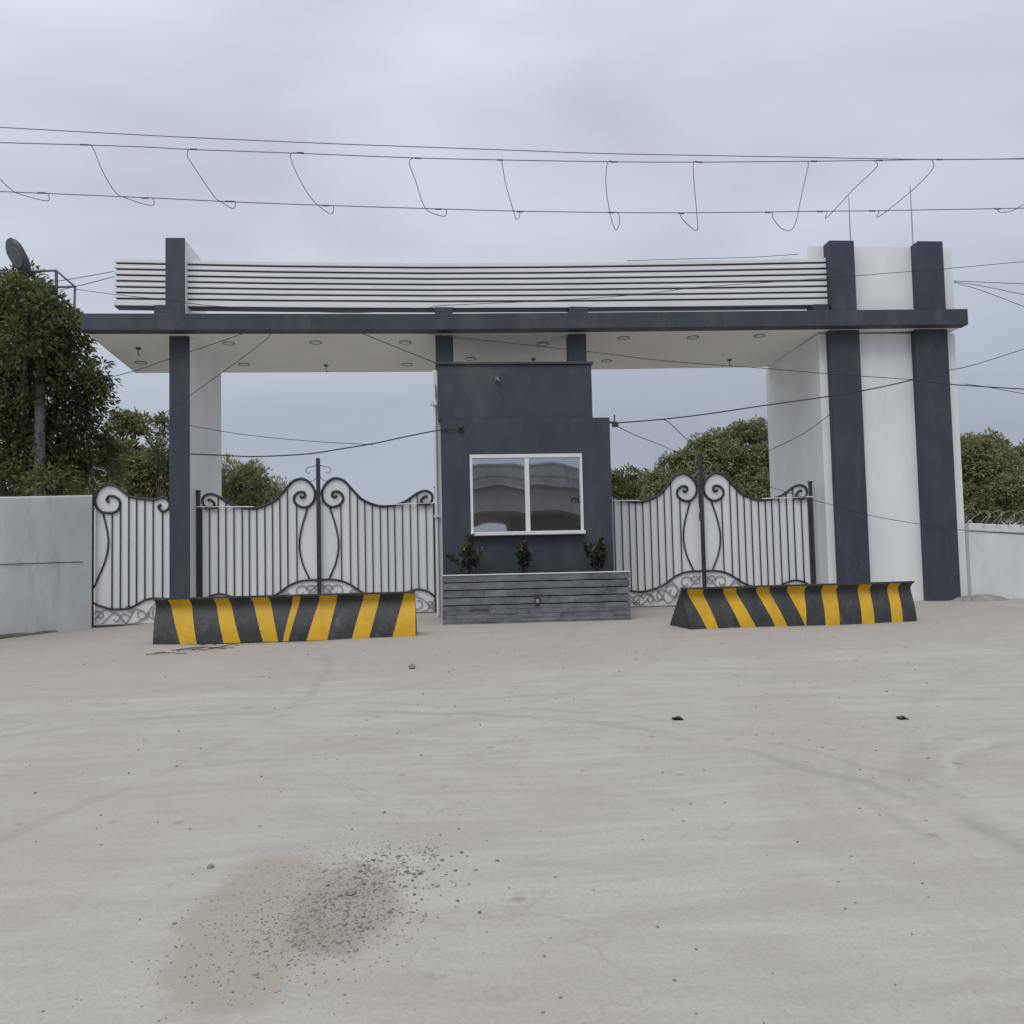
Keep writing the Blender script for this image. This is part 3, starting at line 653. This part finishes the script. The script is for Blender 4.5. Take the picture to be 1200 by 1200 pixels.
# ------------------------------------------------------------------ pole, railing platform, floodlight
PY = 16.9
PO = thing('utility_pole', 'grey utility pole with a railed metal platform rising out of the big left tree', 'pole', (at(47, 600, PY).x, PY, .9))
pt = at(48, 327, PY)
mb = MB(); mb.tube([(pt.x, PY, .7), (pt.x, PY, pt.z)], [.11, .085], 12); mb.build('pole', POLEC, PO)
def rail(l, dy=0, r=.026):
    return [at(x, y, PY + dy) for x, y in l]
mb = MB()
for dy in (-.3, .35):
    mb.tube(rail([(-12, 320), (66, 317), (88, 336), (87, 372)], dy), .024, 5); mb.tube(rail([(40, 337), (88, 336)], dy), .022, 5); mb.tube(rail([(66, 317), (67, 358)], dy), .03, 5)
    mb.tube(rail([(13, 326), (34, 352)], dy), .018, 5); mb.tube(rail([(66, 345), (80, 356)], dy), .018, 5)
for q in ((66, 317), (88, 336), (88, 336.5), (-12, 320)):
    mb.tube([at(*q, PY - .3), at(*q, PY + .35)], .02, 5)
mb.tube(rail([(66, 352), (20, 352)], -.3), .025, 5); mb.tube(rail([(66, 352), (20, 352)], .35), .025, 5)
mb.build('platform_railing', GALV, PO)
fc = at(22, 302, PY - .3); ux = (at(33, 321, PY - .3) - at(11, 283, PY - .3)); Lf = ux.length; ux.normalize(); vy = Vector((.25, .9, .36)); vy = (vy - ux * vy.dot(ux)).normalized(); wz = ux.cross(vy)
FL = thing('floodlight', 'dark oval street floodlight fixed above the platform railing in the corner', 'floodlight', tuple(fc - Vector((0, 0, .3))))
mb = MB(); rings = []
for k in range(9):
    u = -1 + 2 * k / 8; sc = max(.12, (1 - abs(u) ** 2.6)) ** .5
    rings.append([fc + ux * u * Lf * .55 + (wz * math.cos(q) * .185 * (1 - .18 * u) + vy * math.sin(q) * .085) * sc for q in [6.283 * j / 16 for j in range(16)]])
mb.loft(rings, 0, True, True); mb.tube([fc + ux * Lf * .45, at(29, 317, PY - .3), at(28, 330, PY - .1)], .03, 6); mb.build('lamp_housing', LAMPB, FL)
mb = MB(); rings = []
for h, s_ in ((.072, .74), (.096, .70)):
    rings.append([fc - vy * h + (ux * math.cos(q) * Lf * .45 + wz * math.sin(q) * .17) * s_ for q in [6.283 * j / 20 for j in range(20)]])
mb.loft(rings, 0, True); mb.build('lamp_lens', LENS, FL)

# ------------------------------------------------------------------ wires
NW = [0]
def wire(pts, label, r=.006, M=WIREM, group='service wires strung across the gateway', k=6, name='service_wire', Y=14.6, cat='wire'):
    P = [at(p[0], p[1], p[2] if len(p) > 2 else Y) for p in pts]
    mb = MB(); q = smooth([tuple(p) for p in P], k)
    if pts[-1][0] >= 1250: q.append(q[-1] + (q[-1] - q[-2]) / np.linalg.norm(q[-1] - q[-2]) * 30)
    if pts[0][0] <= -40: q.insert(0, q[0] + (q[0] - q[1]) / np.linalg.norm(q[0] - q[1]) * 30)
    mb.tube(q, r, 5)
    if name == 'wire_loop':
        for e_ in (P[0], P[-1]): mb.tube([e_ - Vector((.035, 0, 0)), e_ + Vector((.035, 0, 0))], r * 2.2, 6)
    return tag(mb.build(name, M, None, 0, tuple(P[0])), label, cat, group)
OH = 'overhead wires crossing the sky'
wire([(-40, 166), (150, 171.5), (220, 175), (345, 179.5), (485, 185), (590, 187.5), (712, 189.5), (815, 190), (948, 189), (1025, 188), (1095, 187), (1260, 186)], 'overhead wire from whose length the wire loops hang down', .0050, WIREG, OH, 5, 'overhead_wire', 9)
wire([(-60, 146), (200, 160), (380, 168), (460, 171), (600, 176), (712, 180), (900, 183.5), (1110, 187), (1260, 184)], 'topmost thin overhead wire crossing the sky without any loops', .0050, WIREG, OH, 5, 'overhead_wire', 9.3)
wire([(-40, 223), (13, 225), (178, 232), (270, 236.5), (390, 241), (520, 245), (610, 247.5), (720, 249), (815, 249.3), (970, 247.5), (1025, 247), (1170, 244.5), (1260, 243)], 'lowest overhead wire to which the loose loop ends are tied', .0050, WIREG, OH, 5, 'overhead_wire', 9)
drops = [
 ([(-24, 167.3), (-20, 178), (-6, 203), (13, 222), (25, 228), (55, 235.5), (56, 227), (48, 226)], 'slack wire loop at the extreme left edge above the floodlight'),
 ([(98, 169.6), (106, 170), (111, 178), (120, 200), (135, 225), (150, 233), (178, 241), (179, 232.5), (170, 232)], 'long slanting wire loop in the sky left of the roof fin'),
 ([(227, 175), (221, 175.5), (219.5, 182), (225, 192), (250, 229), (258, 236), (273, 244.5), (276, 236.5), (268, 236)], 'slanting wire loop in the sky straight above the roof fin'),
 ([(352, 179), (341, 180), (342, 190), (352, 212), (363, 230), (372, 240), (388, 251), (390.5, 241.5), (382, 241)], 'slanting wire loop above the parapet midway between fin and booth'),
 ([(490, 185.3), (482, 186), (480, 193), (487, 212), (495, 237), (503, 248), (521, 253.5), (522.5, 246), (514, 245)], 'hooked wire loop hanging above the left roof post of the booth'),
 ([(586, 187.5), (588, 189), (592, 213), (598, 235), (602, 248), (605, 257), (608.5, 254), (609.5, 248)], 'small narrow wire loop hanging above the booth window mullion'),
 ([(720, 189.7), (712, 190.5), (710, 215), (713, 240), (718, 262), (722.5, 269.5), (726, 260), (724, 249.5), (716, 249)], 'near vertical wire loop hanging above the right edge of the booth'),
 ([(820, 190), (813, 190.5), (813, 210), (816, 245), (817, 270), (806, 263), (798.5, 255), (798, 250)], 'vertical wire loop with its end bent back to the left above the right gate'),
 ([(954, 189), (947, 189.5), (947, 195), (940, 225), (935, 250), (931, 264), (925, 270.5), (915, 267), (906, 256), (905, 249), (900, 248.7)], 'deep U shaped wire loop hanging just left of the inner dark pilaster'),
 ([(1031, 188), (1025, 188.5), (1027, 196), (1000, 222), (969, 255), (969, 247.7), (961, 247.8)], 'wire loop slanting down to the left above the inner dark pilaster'),
 ([(1101, 187), (1093, 188), (1093, 198), (1070, 222), (1030, 254), (1030, 247.3), (1022, 247.2)], 'wire loop slanting down to the left across the outer roof rod'),
 ([(1242, 186.2), (1240, 198), (1225, 222), (1200, 239), (1185, 247.5), (1172, 248.5), (1169, 244.7)], 'slack wire loop at the extreme right edge past the tower')]
for pts, lab in drops: wire(pts, lab, .0042, WIREG, 'wire loops hanging between the overhead wires', 5, 'wire_loop', 9)
wire([(52, 332, 16.6), (95, 325, 16.2), (134, 318, 15.78)], 'thin wire running from the pole platform to the upper end of the slatted parapet', .007)
wire([(70, 340, 16.6), (100, 333, 16.2), (134, 324, 15.78)], 'thin wire from the pole platform to the middle of the parapet end', .007)
wire([(88, 339, 16.6), (134, 345, 15.5), (194, 351.5, 15.5), (244, 358, 15.5), (330, 363.5, 15.5), (420, 366.5, 15.5), (500, 361, 15.5), (520, 358, 15.5), (650, 352, 15.5), (750, 345, 15.5), (815, 337, 15.5), (900, 331, 15.5), (968, 326, 15.5), (1068, 318, 15.5), (1108, 315, 15.5), (1280, 299, 15.5)], 'long thin wire sagging across the whole slatted parapet and the tower top', .006)
wire([(735, 305.5, 15.7), (820, 303, 15.7), (880, 301.5, 15.7), (935, 298, 15.7)], 'short loose wire lying along the top of the parapet near the tower', .006)
wire([(1118, 329, 16.2), (1160, 331, 15), (1280, 336, 14)], 'upper one of three wires fanning out from the tower side', .006)
wire([(1118, 330, 16.2), (1160, 337, 15), (1280, 362, 14)], 'middle one of three wires fanning out from the tower side', .006)
wire([(1118, 331, 16.2), (1160, 344, 15), (1280, 391, 14)], 'lowest one of three wires fanning out from the tower side', .006)
wire([(1112, 434, 15.87), (1150, 425, 15), (1280, 383, 14)], 'wire rising to the right from the outer dark pilaster', .007)
wire([(60, 458, 16), (125, 443, 15.5), (160, 434, 15.5), (200, 420, 15.5), (250, 403, 15.5), (296, 387, 15.55)], 'wire rising from the big left tree to the fascia beam above the left gate', .007)
wire([(158, 507, 16.2), (199, 480, 15.6), (222, 464, 15.5), (300, 407.5, 15.5), (322, 387, 15.55)], 'steeper wire slanting past the left pillar up to the fascia beam', .006)
wire([(110, 471, 16.5), (119, 474, 16.4), (200, 494, 15.6), (258, 505, 15.5), (300, 511, 15.4), (370, 517.5, 15.3), (437, 521, 15.2)], 'thin wire sagging past the left pillar to the junction above the left gate', .006)
wire([(222, 532, 15.95), (258, 533.5, 15.8), (300, 535, 15.7), (360, 532, 15.5), (400, 526, 15.35), (437, 520, 15.2), (470, 513, 15.1), (515, 504, 14.98), (540, 502, 14.93)], 'thick twisted cable from the left pillar to the hook on the booth', .012)
wire([(717, 496, 15.08), (770, 492, 15.1), (830, 485, 15.2), (890, 476, 15.3), (975, 464, 15.5), (1010, 458, 15.6), (1040, 452, 15.7), (1070, 445, 15.85)], 'thick double cable from the booth bracket up to the outer dark pilaster', .012)
wire([(1070, 445, 15.85), (1110, 450, 15.6), (1150, 453, 15.2), (1280, 461, 14.5)], 'thick cable leaving the outer dark pilaster towards the right', .011)
wire([(1130, 450, 15.4), (1165, 455, 15.1), (1280, 477, 14.5)], 'thin wire splitting off below the thick cable at the right', .006)
wire([(722, 499, 15.1), (745, 510, 17), (780, 524, 20), (812, 540, 24)], 'wire dropping from the booth bracket into the round tree', .008)
wire([(776, 491, 15.12), (785, 496, 16), (805, 515, 19), (815, 522, 22)], 'short wire dropping from the thick cable into the round tree', .008)
wire([(415, 387, 15.58), (460, 405, 15.4), (511, 425.5, 15.0)], 'dark wire slanting down from the fascia beam to the booth roof corner', .009)
wire([(470, 387, 15.58), (560, 398, 15.5), (690, 412, 15.5), (780, 423, 15.5), (900, 432, 15.55), (970, 438, 15.6), (1070, 445, 15.8)], 'long wire slanting under the soffit from the beam to the tower', .007)
wire([(893, 532, 16.6), (940, 509, 16.2), (975, 484, 15.86)], 'wire slanting up across the inner tower wall to the inner dark pilaster', .007)
wire([(868, 559, 17), (900, 570, 16.3), (950, 585, 15.95), (980, 593, 15.8), (1019, 604, 15.8), (1082, 615, 15.8), (1125, 621, 15.8), (1280, 632, 15)], 'low thin wire drooping across the tower base to the whitewashed wall', .006)

# ------------------------------------------------------------------ trees
def tree(name, label, base, lobes, M, clumps, per, ln, wd, seed, group, droop=.25, trunk_r=.16, stems=True, clump_r=.22, inner=.15):
    r = np.random.default_rng(seed)
    bx, by = base; z0 = gz(bx, by)
    t = thing(name, label, 'tree', (bx, by, z0), group)
    loc = np.array([bx, by, z0])
    P = []; D = []; trunk_lobes = list(lobes)
    more = []
    for (cx, cy, cz, rx, ry, rz) in lobes:
        for _ in range(8):
            d = unit(r.normal(0, 1, 3) + np.array([0, -.35, .4])); k = r.uniform(.14, .42)
            more.append((cx + d[0] * rx * .95, cy + d[1] * ry * .95, cz + d[2] * rz * .95, rx * k, ry * k, rz * k))
    lobes_all = lobes + more
    tot = sum((l[3] * l[4] + l[3] * l[5] + l[4] * l[5]) for l in lobes_all)
    for (cx, cy, cz, rx, ry, rz) in lobes_all:
        n = max(3, int(clumps * (rx * ry + rx * rz + ry * rz) / tot))
        ii = np.arange(n) + .5; zz = 1 - 1.55 * ii / n; th = 2.39996 * ii + r.uniform(0, 6.28)
        d = np.stack([np.sqrt(np.maximum(0, 1 - zz * zz)) * np.cos(th), np.sqrt(np.maximum(0, 1 - zz * zz)) * np.sin(th), zz], 1)
        d = unit(d + r.normal(0, .16, (n, 3)))
        rad = np.where(r.random(n) < inner, r.uniform(.4, .8, n), r.uniform(.82, 1.16, n))
        c = np.array([cx, cy, cz]) + d * rad[:, None] * np.array([rx, ry, rz])
        sz = r.uniform(.55, 1.35, n)
        for k in range(n):
            q = unit(r.normal(0, .75, (per, 3)) + d[k] * .75 + np.array([0, 0, .5]))
            P.append(c[k] + q * clump_r * sz[k] * r.uniform(.3, .95, (per, 1)) ** .7)
            D.append(unit(q + np.array([0, 0, -droop]) + r.normal(0, .22, (per, 3))))
    P = np.concatenate(P); D = np.concatenate(D); n = len(P)
    leaf_mesh(P, D, unit(r.normal(0, .45, (n, 3)) + [0, 0, 1]), r.uniform(.7, 1.3, n) * ln, r.uniform(.7, 1.3, n) * wd, 'crown', M, t, tuple(loc))
    mb = MB(); zt = min(l[2] for l in trunk_lobes); xm = np.mean([l[0] for l in lobes]); ym = np.mean([l[1] for l in lobes])
    fork = np.array([bx + (xm - bx) * .3, by + (ym - by) * .3, z0 + (zt - z0) * .55])
    mb.tube(smooth([(bx, by, z0 - .1), (bx + .05, by, (z0 + fork[2]) / 2), tuple(fork)], 5), list(np.linspace(trunk_r, trunk_r * .75, 11)), 9)
    for (cx, cy, cz, rx, ry, rz) in lobes:
        e = np.array([cx, cy, cz + rz * .4]); m_ = (fork + e) / 2 + np.array([0, 0, .2])
        pl = smooth([fork, m_, e], 5); mb.tube(pl, list(np.linspace(trunk_r * .6, trunk_r * .12, len(pl))), 7)
        for _ in range(4):
            d = unit(r.normal(0, 1, 3) + [0, 0, .3]); s_ = np.array([cx, cy, cz]) - [0, 0, rz * .1]
            e2 = s_ + d * np.array([rx, ry, rz]) * .85; pl = smooth([s_, (s_ + e2) / 2 + r.normal(0, .08, 3), e2], 4)
            mb.tube(pl, list(np.linspace(trunk_r * .28, trunk_r * .06, len(pl))), 5)
    mb.build('trunk', BARK, t)
    return t
def lob(px, py, Y, rx, rz=None, ry=None):
    p = at(px, py, Y); return (p.x, p.y, p.z, rx, ry or rx, rz or rx)
TG = 'trees behind the boundary walls'
tree('broadleaf_tree', 'large dark tree at the far left with branches drooping over the grey wall', (at(20, 600, 18.6).x, 18.6),
     [lob(22, 380, 17.6, .62, .6), lob(52, 405, 17.3, .62, .6), lob(-12, 415, 17.8, 1.1, 1.0), lob(78, 445, 17.3, .6, .6), lob(100, 478, 17.5, .42, .42), lob(35, 470, 17.6, 1.0, .9), lob(10, 530, 17.6, 1.1, .8), lob(72, 530, 17.9, .8, .7), lob(-40, 480, 18, 1.2, 1.2), lob(45, 565, 17.3, .6, .36), lob(100, 545, 18.2, .55, .55), lob(28, 348, 17.4, .3, .36), lob(85, 395, 17.2, .22, .25), lob(28, 352, 16.4, .32, .3), lob(58, 376, 16.3, .35, .32), lob(30, 410, 16.3, .4, .35), lob(62, 575, 16.2, .3, .16)],
     LEAF_DARK, 1600, 22, .125, .052, 11, TG, .45, .2, clump_r=.25)
tree('broadleaf_tree', 'mid green tree with ragged top seen just left of the single left pillar', (at(165, 600, 25).x, 25),
     [lob(165, 562, 25, .8, .6), lob(142, 548, 25, .6, .5), lob(190, 565, 25, .75, .6), lob(118, 560, 25.5, .9, .75), lob(205, 580, 25.5, .8, .5), lob(141, 503, 25, .22, .28), lob(158, 504, 25.2, .28, .3), lob(145, 580, 25, 1.2, .7), lob(178, 552, 25, .35, .3)],
     LEAF_MID, 900, 16, .17, .065, 12, TG, .3, .16, clump_r=.22)
tree('young_tree', 'thin pale sapling with sparse leaves poking up beside the left pillar', (at(186, 600, 24).x, 24),
     [lob(184, 508, 24, .18, .3), lob(190, 522, 24, .24, .24), lob(180, 532, 24, .2, .2), lob(198, 530, 24, .25, .24), lob(192, 500, 24, .14, .2)], LEAF_LIGHT, 50, 7, .14, .045, 13, TG, .1, .022, clump_r=.15)
tree('bushy_tree', 'low soft green bush seen over the left gate beside the white pillar side', (at(285, 620, 27).x, 27),
     [lob(287, 580, 27, .8, .6), lob(266, 573, 27, .45, .5), lob(312, 594, 27, .75, .4), lob(255, 592, 27, .9, .5), lob(330, 604, 27.5, .8, .4), lob(288, 560, 27, .3, .25)],
     LEAF_LIGHT, 900, 15, .12, .042, 14, TG, .1, .1, clump_r=.18)
tree('young_tree', 'hazy grey green treetop fading out behind the low bush over the left gate', (at(325, 620, 38).x, 38),
     [lob(325, 588, 38, .9, .7), lob(298, 562, 38, .55, .5), lob(345, 600, 38, .8, .5), lob(268, 553, 36, .3, .3)], LEAF_MID, 200, 8, .2, .06, 15, TG, .1, .1, clump_r=.35)
tree('round_tree', 'large round tree with thick leaf tufts rising over the right gate', (at(845, 620, 27).x, 27),
     [lob(842, 556, 27, 1.0, .85), lob(802, 566, 27, .8, .7), lob(880, 540, 27.3, .9, .8), lob(915, 545, 27.5, 1.1, 1.0), lob(780, 582, 26.8, .55, .45), lob(825, 586, 26.5, 1.1, .7), lob(880, 582, 26.6, 1.1, .75), lob(846, 524, 27.3, .4, .36), lob(935, 570, 27, 1.2, 1.2), lob(792, 548, 27.3, .34, .3), lob(866, 512, 27.4, .3, .28), lob(889, 509, 27.4, .32, .3), lob(822, 530, 27.2, .34, .3), lob(808, 541, 27.2, .3, .26), lob(768, 566, 27, .24, .22)],
     LEAF_MID, 1250, 34, .115, .055, 16, TG, .5, .2, clump_r=.25)
tree('round_tree', 'smaller darker tree between the booth and the large round tree', (at(735, 620, 31).x, 31),
     [lob(738, 573, 31, .7, .6), lob(718, 578, 31, .8, .62), lob(757, 590, 31, .7, .55), lob(700, 582, 31, .8, .6), lob(735, 592, 30.6, 1.0, .5)], LEAF_DARK, 700, 15, .17, .06, 17, TG, .2, .14, clump_r=.22)
tree('round_tree', 'dense round tree behind the razor wire right of the tower', (at(1150, 620, 24).x, 24),
     [lob(1138, 552, 24, .7, .75), lob(1166, 560, 24, .7, .7), lob(1120, 558, 24.2, 1.0, .9), lob(1150, 582, 23.6, 1.1, .8), lob(1128, 530, 24.2, .45, .4), lob(1155, 530, 24.3, .45, .4), lob(1180, 588, 23.6, .9, .6), lob(1140, 600, 23.5, 1.1, .5)],
     LEAF_MID, 1300, 34, .10, .05, 18, TG, .5, .18, clump_r=.21)
tree('round_tree', 'dense round tree cut by the right edge beyond the whitewashed wall', (at(1225, 620, 25).x, 25),
     [lob(1213, 558, 25, .6, .65), lob(1199, 540, 25, .3, .28), lob(1226, 530, 25, .35, .3), lob(1240, 543, 25, 1.0, .9), lob(1212, 578, 24.6, .9, .8), lob(1250, 580, 24.6, 1.2, .9), lob(1197, 594, 24.6, .7, .5)], LEAF_MID, 900, 34, .10, .05, 19, TG, .5, .18, clump_r=.21)

# ------------------------------------------------------------------ loose things on the ground
def pebble(mb, x, y, s, r, seat=.35):
    z = gz(x, y); n = 6; rings = []
    sx, sy, sz = s * r.uniform(.8, 1.4), s * r.uniform(.7, 1.1), s * r.uniform(.45, .8); a = r.uniform(0, 6.28)
    ph = r.uniform(0, 6.28, 3)
    for k in range(5):
        u = -1.35 + 2.7 * k / 4; cr, h = math.cos(u), math.sin(u); ring = []
        for j in range(n):
            q = 6.283 * j / n; w = 1 + .22 * math.sin(2 * q + ph[0] + k) + .12 * math.sin(3 * q + ph[1])
            dx, dy = math.cos(q) * cr * sx * w, math.sin(q) * cr * sy * w
            ring.append((x + dx * math.cos(a) - dy * math.sin(a), y + dx * math.sin(a) + dy * math.cos(a), z + sz * (h + 1 - 2 * seat) * (1 if h > 0 else .8)))
        rings.append(ring)
    mb.loft(rings)
r = np.random.default_rng(5); mb = MB()
for i in range(1500):
    g_ = r.normal(0, 1, 2); x = -.58 + g_[0] * .24; y = 3.8 + g_[1] * .34 + .5 * (x + .5); pebble(mb, x, y, r.uniform(.0018, .0042), r)
for i in range(620):
    g_ = r.normal(0, 1, 2); x = -.50 + g_[0] * .13 + abs(g_[1]) * .09; y = 3.72 + g_[1] * .24 + .8 * (x + .5)
    pebble(mb, x, y, r.choice([.006, .008, .011, .016], p=[.5, .3, .17, .03]) * .72, r, .5)
for i in range(70):
    x = -.25 + r.normal(0, .25); y = 4.05 + r.normal(0, .2); pebble(mb, x, y, r.uniform(.005, .011), r)
for i in range(260):
    y = 2.6 + 9.5 * r.random() ** 1.2; x = r.uniform(-.62, .62) * y - .1; pebble(mb, x, y, r.uniform(.0022, .0058) * (1 + y * .1), r)
gr = mb.build('gravel', STONE); gr['kind'] = 'stuff'; tag(gr, 'loose grey gravel scattered over the sandy ground', 'gravel')
def lump(px, py, s, label, cat, name, M, seed):
    p = at_g(px, py); q = MB(); pebble(q, p.x, p.y, s, np.random.default_rng(seed), .25); tag(q.build(name, M, None, 0, tuple(p)), label, cat)
lump(411, 1047, .028, 'dark stone, largest one in the gravel patch at the lower left', 'stone', 'stone', STONE, 1)
lump(483, 783.5, .05, 'small dark stone on the earth edge in front of the left barrier', 'stone', 'stone', STONE, 2)
lump(247, 1017, .018, 'small stone lying left of the reddish earth patch', 'stone', 'stone', STONE, 3)
def scrap(px, py, w, label, seed):
    p = at_g(px, py); r = np.random.default_rng(seed); q = MB(); n = 7
    vs = [(p.x + w * (i / (n - 1) - .5), p.y + s * (.025 + .02 * r.random()), p.z + .010 + .010 * math.sin(3.1 * i / (n - 1)) * r.uniform(.5, 1.5)) for s in (-1, 1) for i in range(n)]
    q.add(vs + [(a, b_, c_ - .008) for a, b_, c_ in vs], [(i, i + 1, n + i + 1, n + i) for i in range(n - 1)] + [(2 * n + n + i, 2 * n + n + i + 1, 2 * n + i + 1, 2 * n + i) for i in range(n - 1)])
    tag(q.build('plastic_scrap', SCRAP, None, 0, tuple(p)), label, 'litter')
scrap(794, 843, .085, 'crumpled black scrap lying on the sand in front of the right barrier', 1)
scrap(1058, 842.5, .08, 'flat black scrap lying on the sand at the right', 2)
q = MB(); r = np.random.default_rng(3); P0 = at_g(190, 767)
for i in range(11):
    u = r.random(); px, py = 190 + 82 * u + r.normal(0, 3), 767 - 9 * u + r.normal(0, 1.5); p = at_g(px, py); a = r.normal(.25, .5); l = r.uniform(.08, .28)
    q.tube(smooth([(p.x - l * math.cos(a), p.y - l * math.sin(a), p.z + .015), (p.x, p.y + .02, p.z + .03), (p.x + l * math.cos(a), p.y + l * math.sin(a), p.z + .012)], 3), .005, 5)
tag(q.build('twig_litter', TWIG, None, 0, tuple(P0)), 'scatter of dry twigs on the ground before the left barrier', 'twigs')

# ------------------------------------------------------------------ flyover behind the viewpoint (seen mirrored in the booth window)
FLY = thing('flyover', 'grey concrete flyover mirrored in the booth window', 'flyover', (3, -17, -.5))
mb = MB(); mb.box(-60, 70, -22, -12, 4.9, 5.25); mb.box(-60, 70, -12.35, -12.0, 5.25, 6.1); mb.box(-60, 70, -22, -21.6, 5.25, 6.1); mb.build('deck', BRIDGE, FLY)
mb = MB(); mb.box(-60, 70, -12.0, -11.6, 6.1, 6.22); mb.box(-60, 70, -12.1, -11.85, 6.22, 7.15); mb.box(-60, 70, -12.12, -11.80, 7.15, 7.25); mb.box(-60, 70, -11.85, -11.80, 6.6, 6.66)
for i in range(22): mb.box(-60 + i * 6, -60 + i * 6 + .12, -11.85, -11.78, 6.22, 7.15)
mb.build('parapet', BRIDGE, FLY)
for x in (4.6, 24, -15, -34, 44):
    mb = MB(); mb.box(x - 1.5, x + 3.1, -20.5, -17, -.8, 4.9); mb.build('pier', BRIDGE, FLY)

# ------------------------------------------------------------------ sky and sun
W = bpy.data.worlds.new('World'); scene.world = W; W.use_nodes = True
nt = W.node_tree; N = nt.nodes; L = nt.links
bg = N['Background']; bg.inputs['Strength'].default_value = .1
sky = N.new('ShaderNodeTexSky'); sky.sky_type = 'NISHITA'; sky.sun_disc = False
SUN_D = Vector((-.35, -.75, 1.15)).normalized()
sky.sun_elevation = math.asin(SUN_D.z); sky.sun_rotation = math.atan2(SUN_D.x, SUN_D.y)
tc = N.new('ShaderNodeTexCoord'); sep = N.new('ShaderNodeSeparateXYZ'); L.new(tc.outputs['Generated'], sep.inputs[0])
ramp = N.new('ShaderNodeValToRGB'); e = ramp.color_ramp.elements
stops = [(0, (.24, .262, .308)), (.12, (.288, .313, .364)), (.22, (.35, .38, .434)), (.34, (.42, .45, .505)), (.5, (.44, .47, .522)), (1, (.95, .98, 1.02))]
e[0].position, e[0].color = 0, (*stops[0][1], 1); e[1].position, e[1].color = 1, (*stops[-1][1], 1)
for p, c_ in stops[1:-1]:
    q = e.new(p); q.color = (*c_, 1)
L.new(sep.outputs[2], ramp.inputs[0])
mp = N.new('ShaderNodeMapping'); mp.inputs['Scale'].default_value = (1.1, 1, 2.6); mp.inputs['Location'].default_value = (3.3, .4, .7); L.new(tc.outputs['Generated'], mp.inputs[0])
nz = N.new('ShaderNodeTexNoise'); nz.inputs['Scale'].default_value = 2.2; nz.inputs['Detail'].default_value = 5; nz.inputs['Roughness'].default_value = .5; nz.inputs['Distortion'].default_value = .4
L.new(mp.outputs[0], nz.inputs['Vector'])
mr = N.new('ShaderNodeMapRange'); mr.inputs['From Min'].default_value = .3; mr.inputs['From Max'].default_value = .7; mr.inputs['To Min'].default_value = 8.4; mr.inputs['To Max'].default_value = 11.4
L.new(nz.outputs['Fac'], mr.inputs['Value'])
lr = math_('SUBTRACT', 1.0, math_('MULTIPLY', sep.outputs[0], .22)) if False else None
n1 = N.new('ShaderNodeMath'); n1.operation = 'MULTIPLY'; n1.inputs[1].default_value = -.22; L.new(sep.outputs[0], n1.inputs[0])
n2 = N.new('ShaderNodeMath'); n2.operation = 'ADD'; n2.inputs[1].default_value = 1.0; L.new(n1.outputs[0], n2.inputs[0])
n3 = N.new('ShaderNodeMath'); n3.operation = 'MULTIPLY'; L.new(mr.outputs[0], n3.inputs[0]); L.new(n2.outputs[0], n3.inputs[1])
vm = N.new('ShaderNodeVectorMath'); vm.operation = 'SCALE'; L.new(ramp.outputs[0], vm.inputs[0]); L.new(n3.outputs[0], vm.inputs['Scale'])
mx = N.new('ShaderNodeMix'); mx.data_type = 'RGBA'; mx.inputs[0].default_value = .93
L.new(sky.outputs[0], mx.inputs[6]); L.new(vm.outputs[0], mx.inputs[7]); L.new(mx.outputs[2], bg.inputs['Color'])
sl = bpy.data.lights.new('sun', 'SUN'); sl.energy = .7; sl.angle = R(35); sl.color = (1, .96, .90)
so = bpy.data.objects.new('sun', sl); COL.objects.link(so); so.rotation_euler = (-SUN_D).to_track_quat('-Z', 'Y').to_euler()

scene.view_settings.view_transform = 'Standard'; scene.view_settings.look = 'None'; scene.view_settings.exposure = .50; scene.view_settings.gamma = 1
for o in list(bpy.data.objects):
    if '_o' in o: del o['_o']
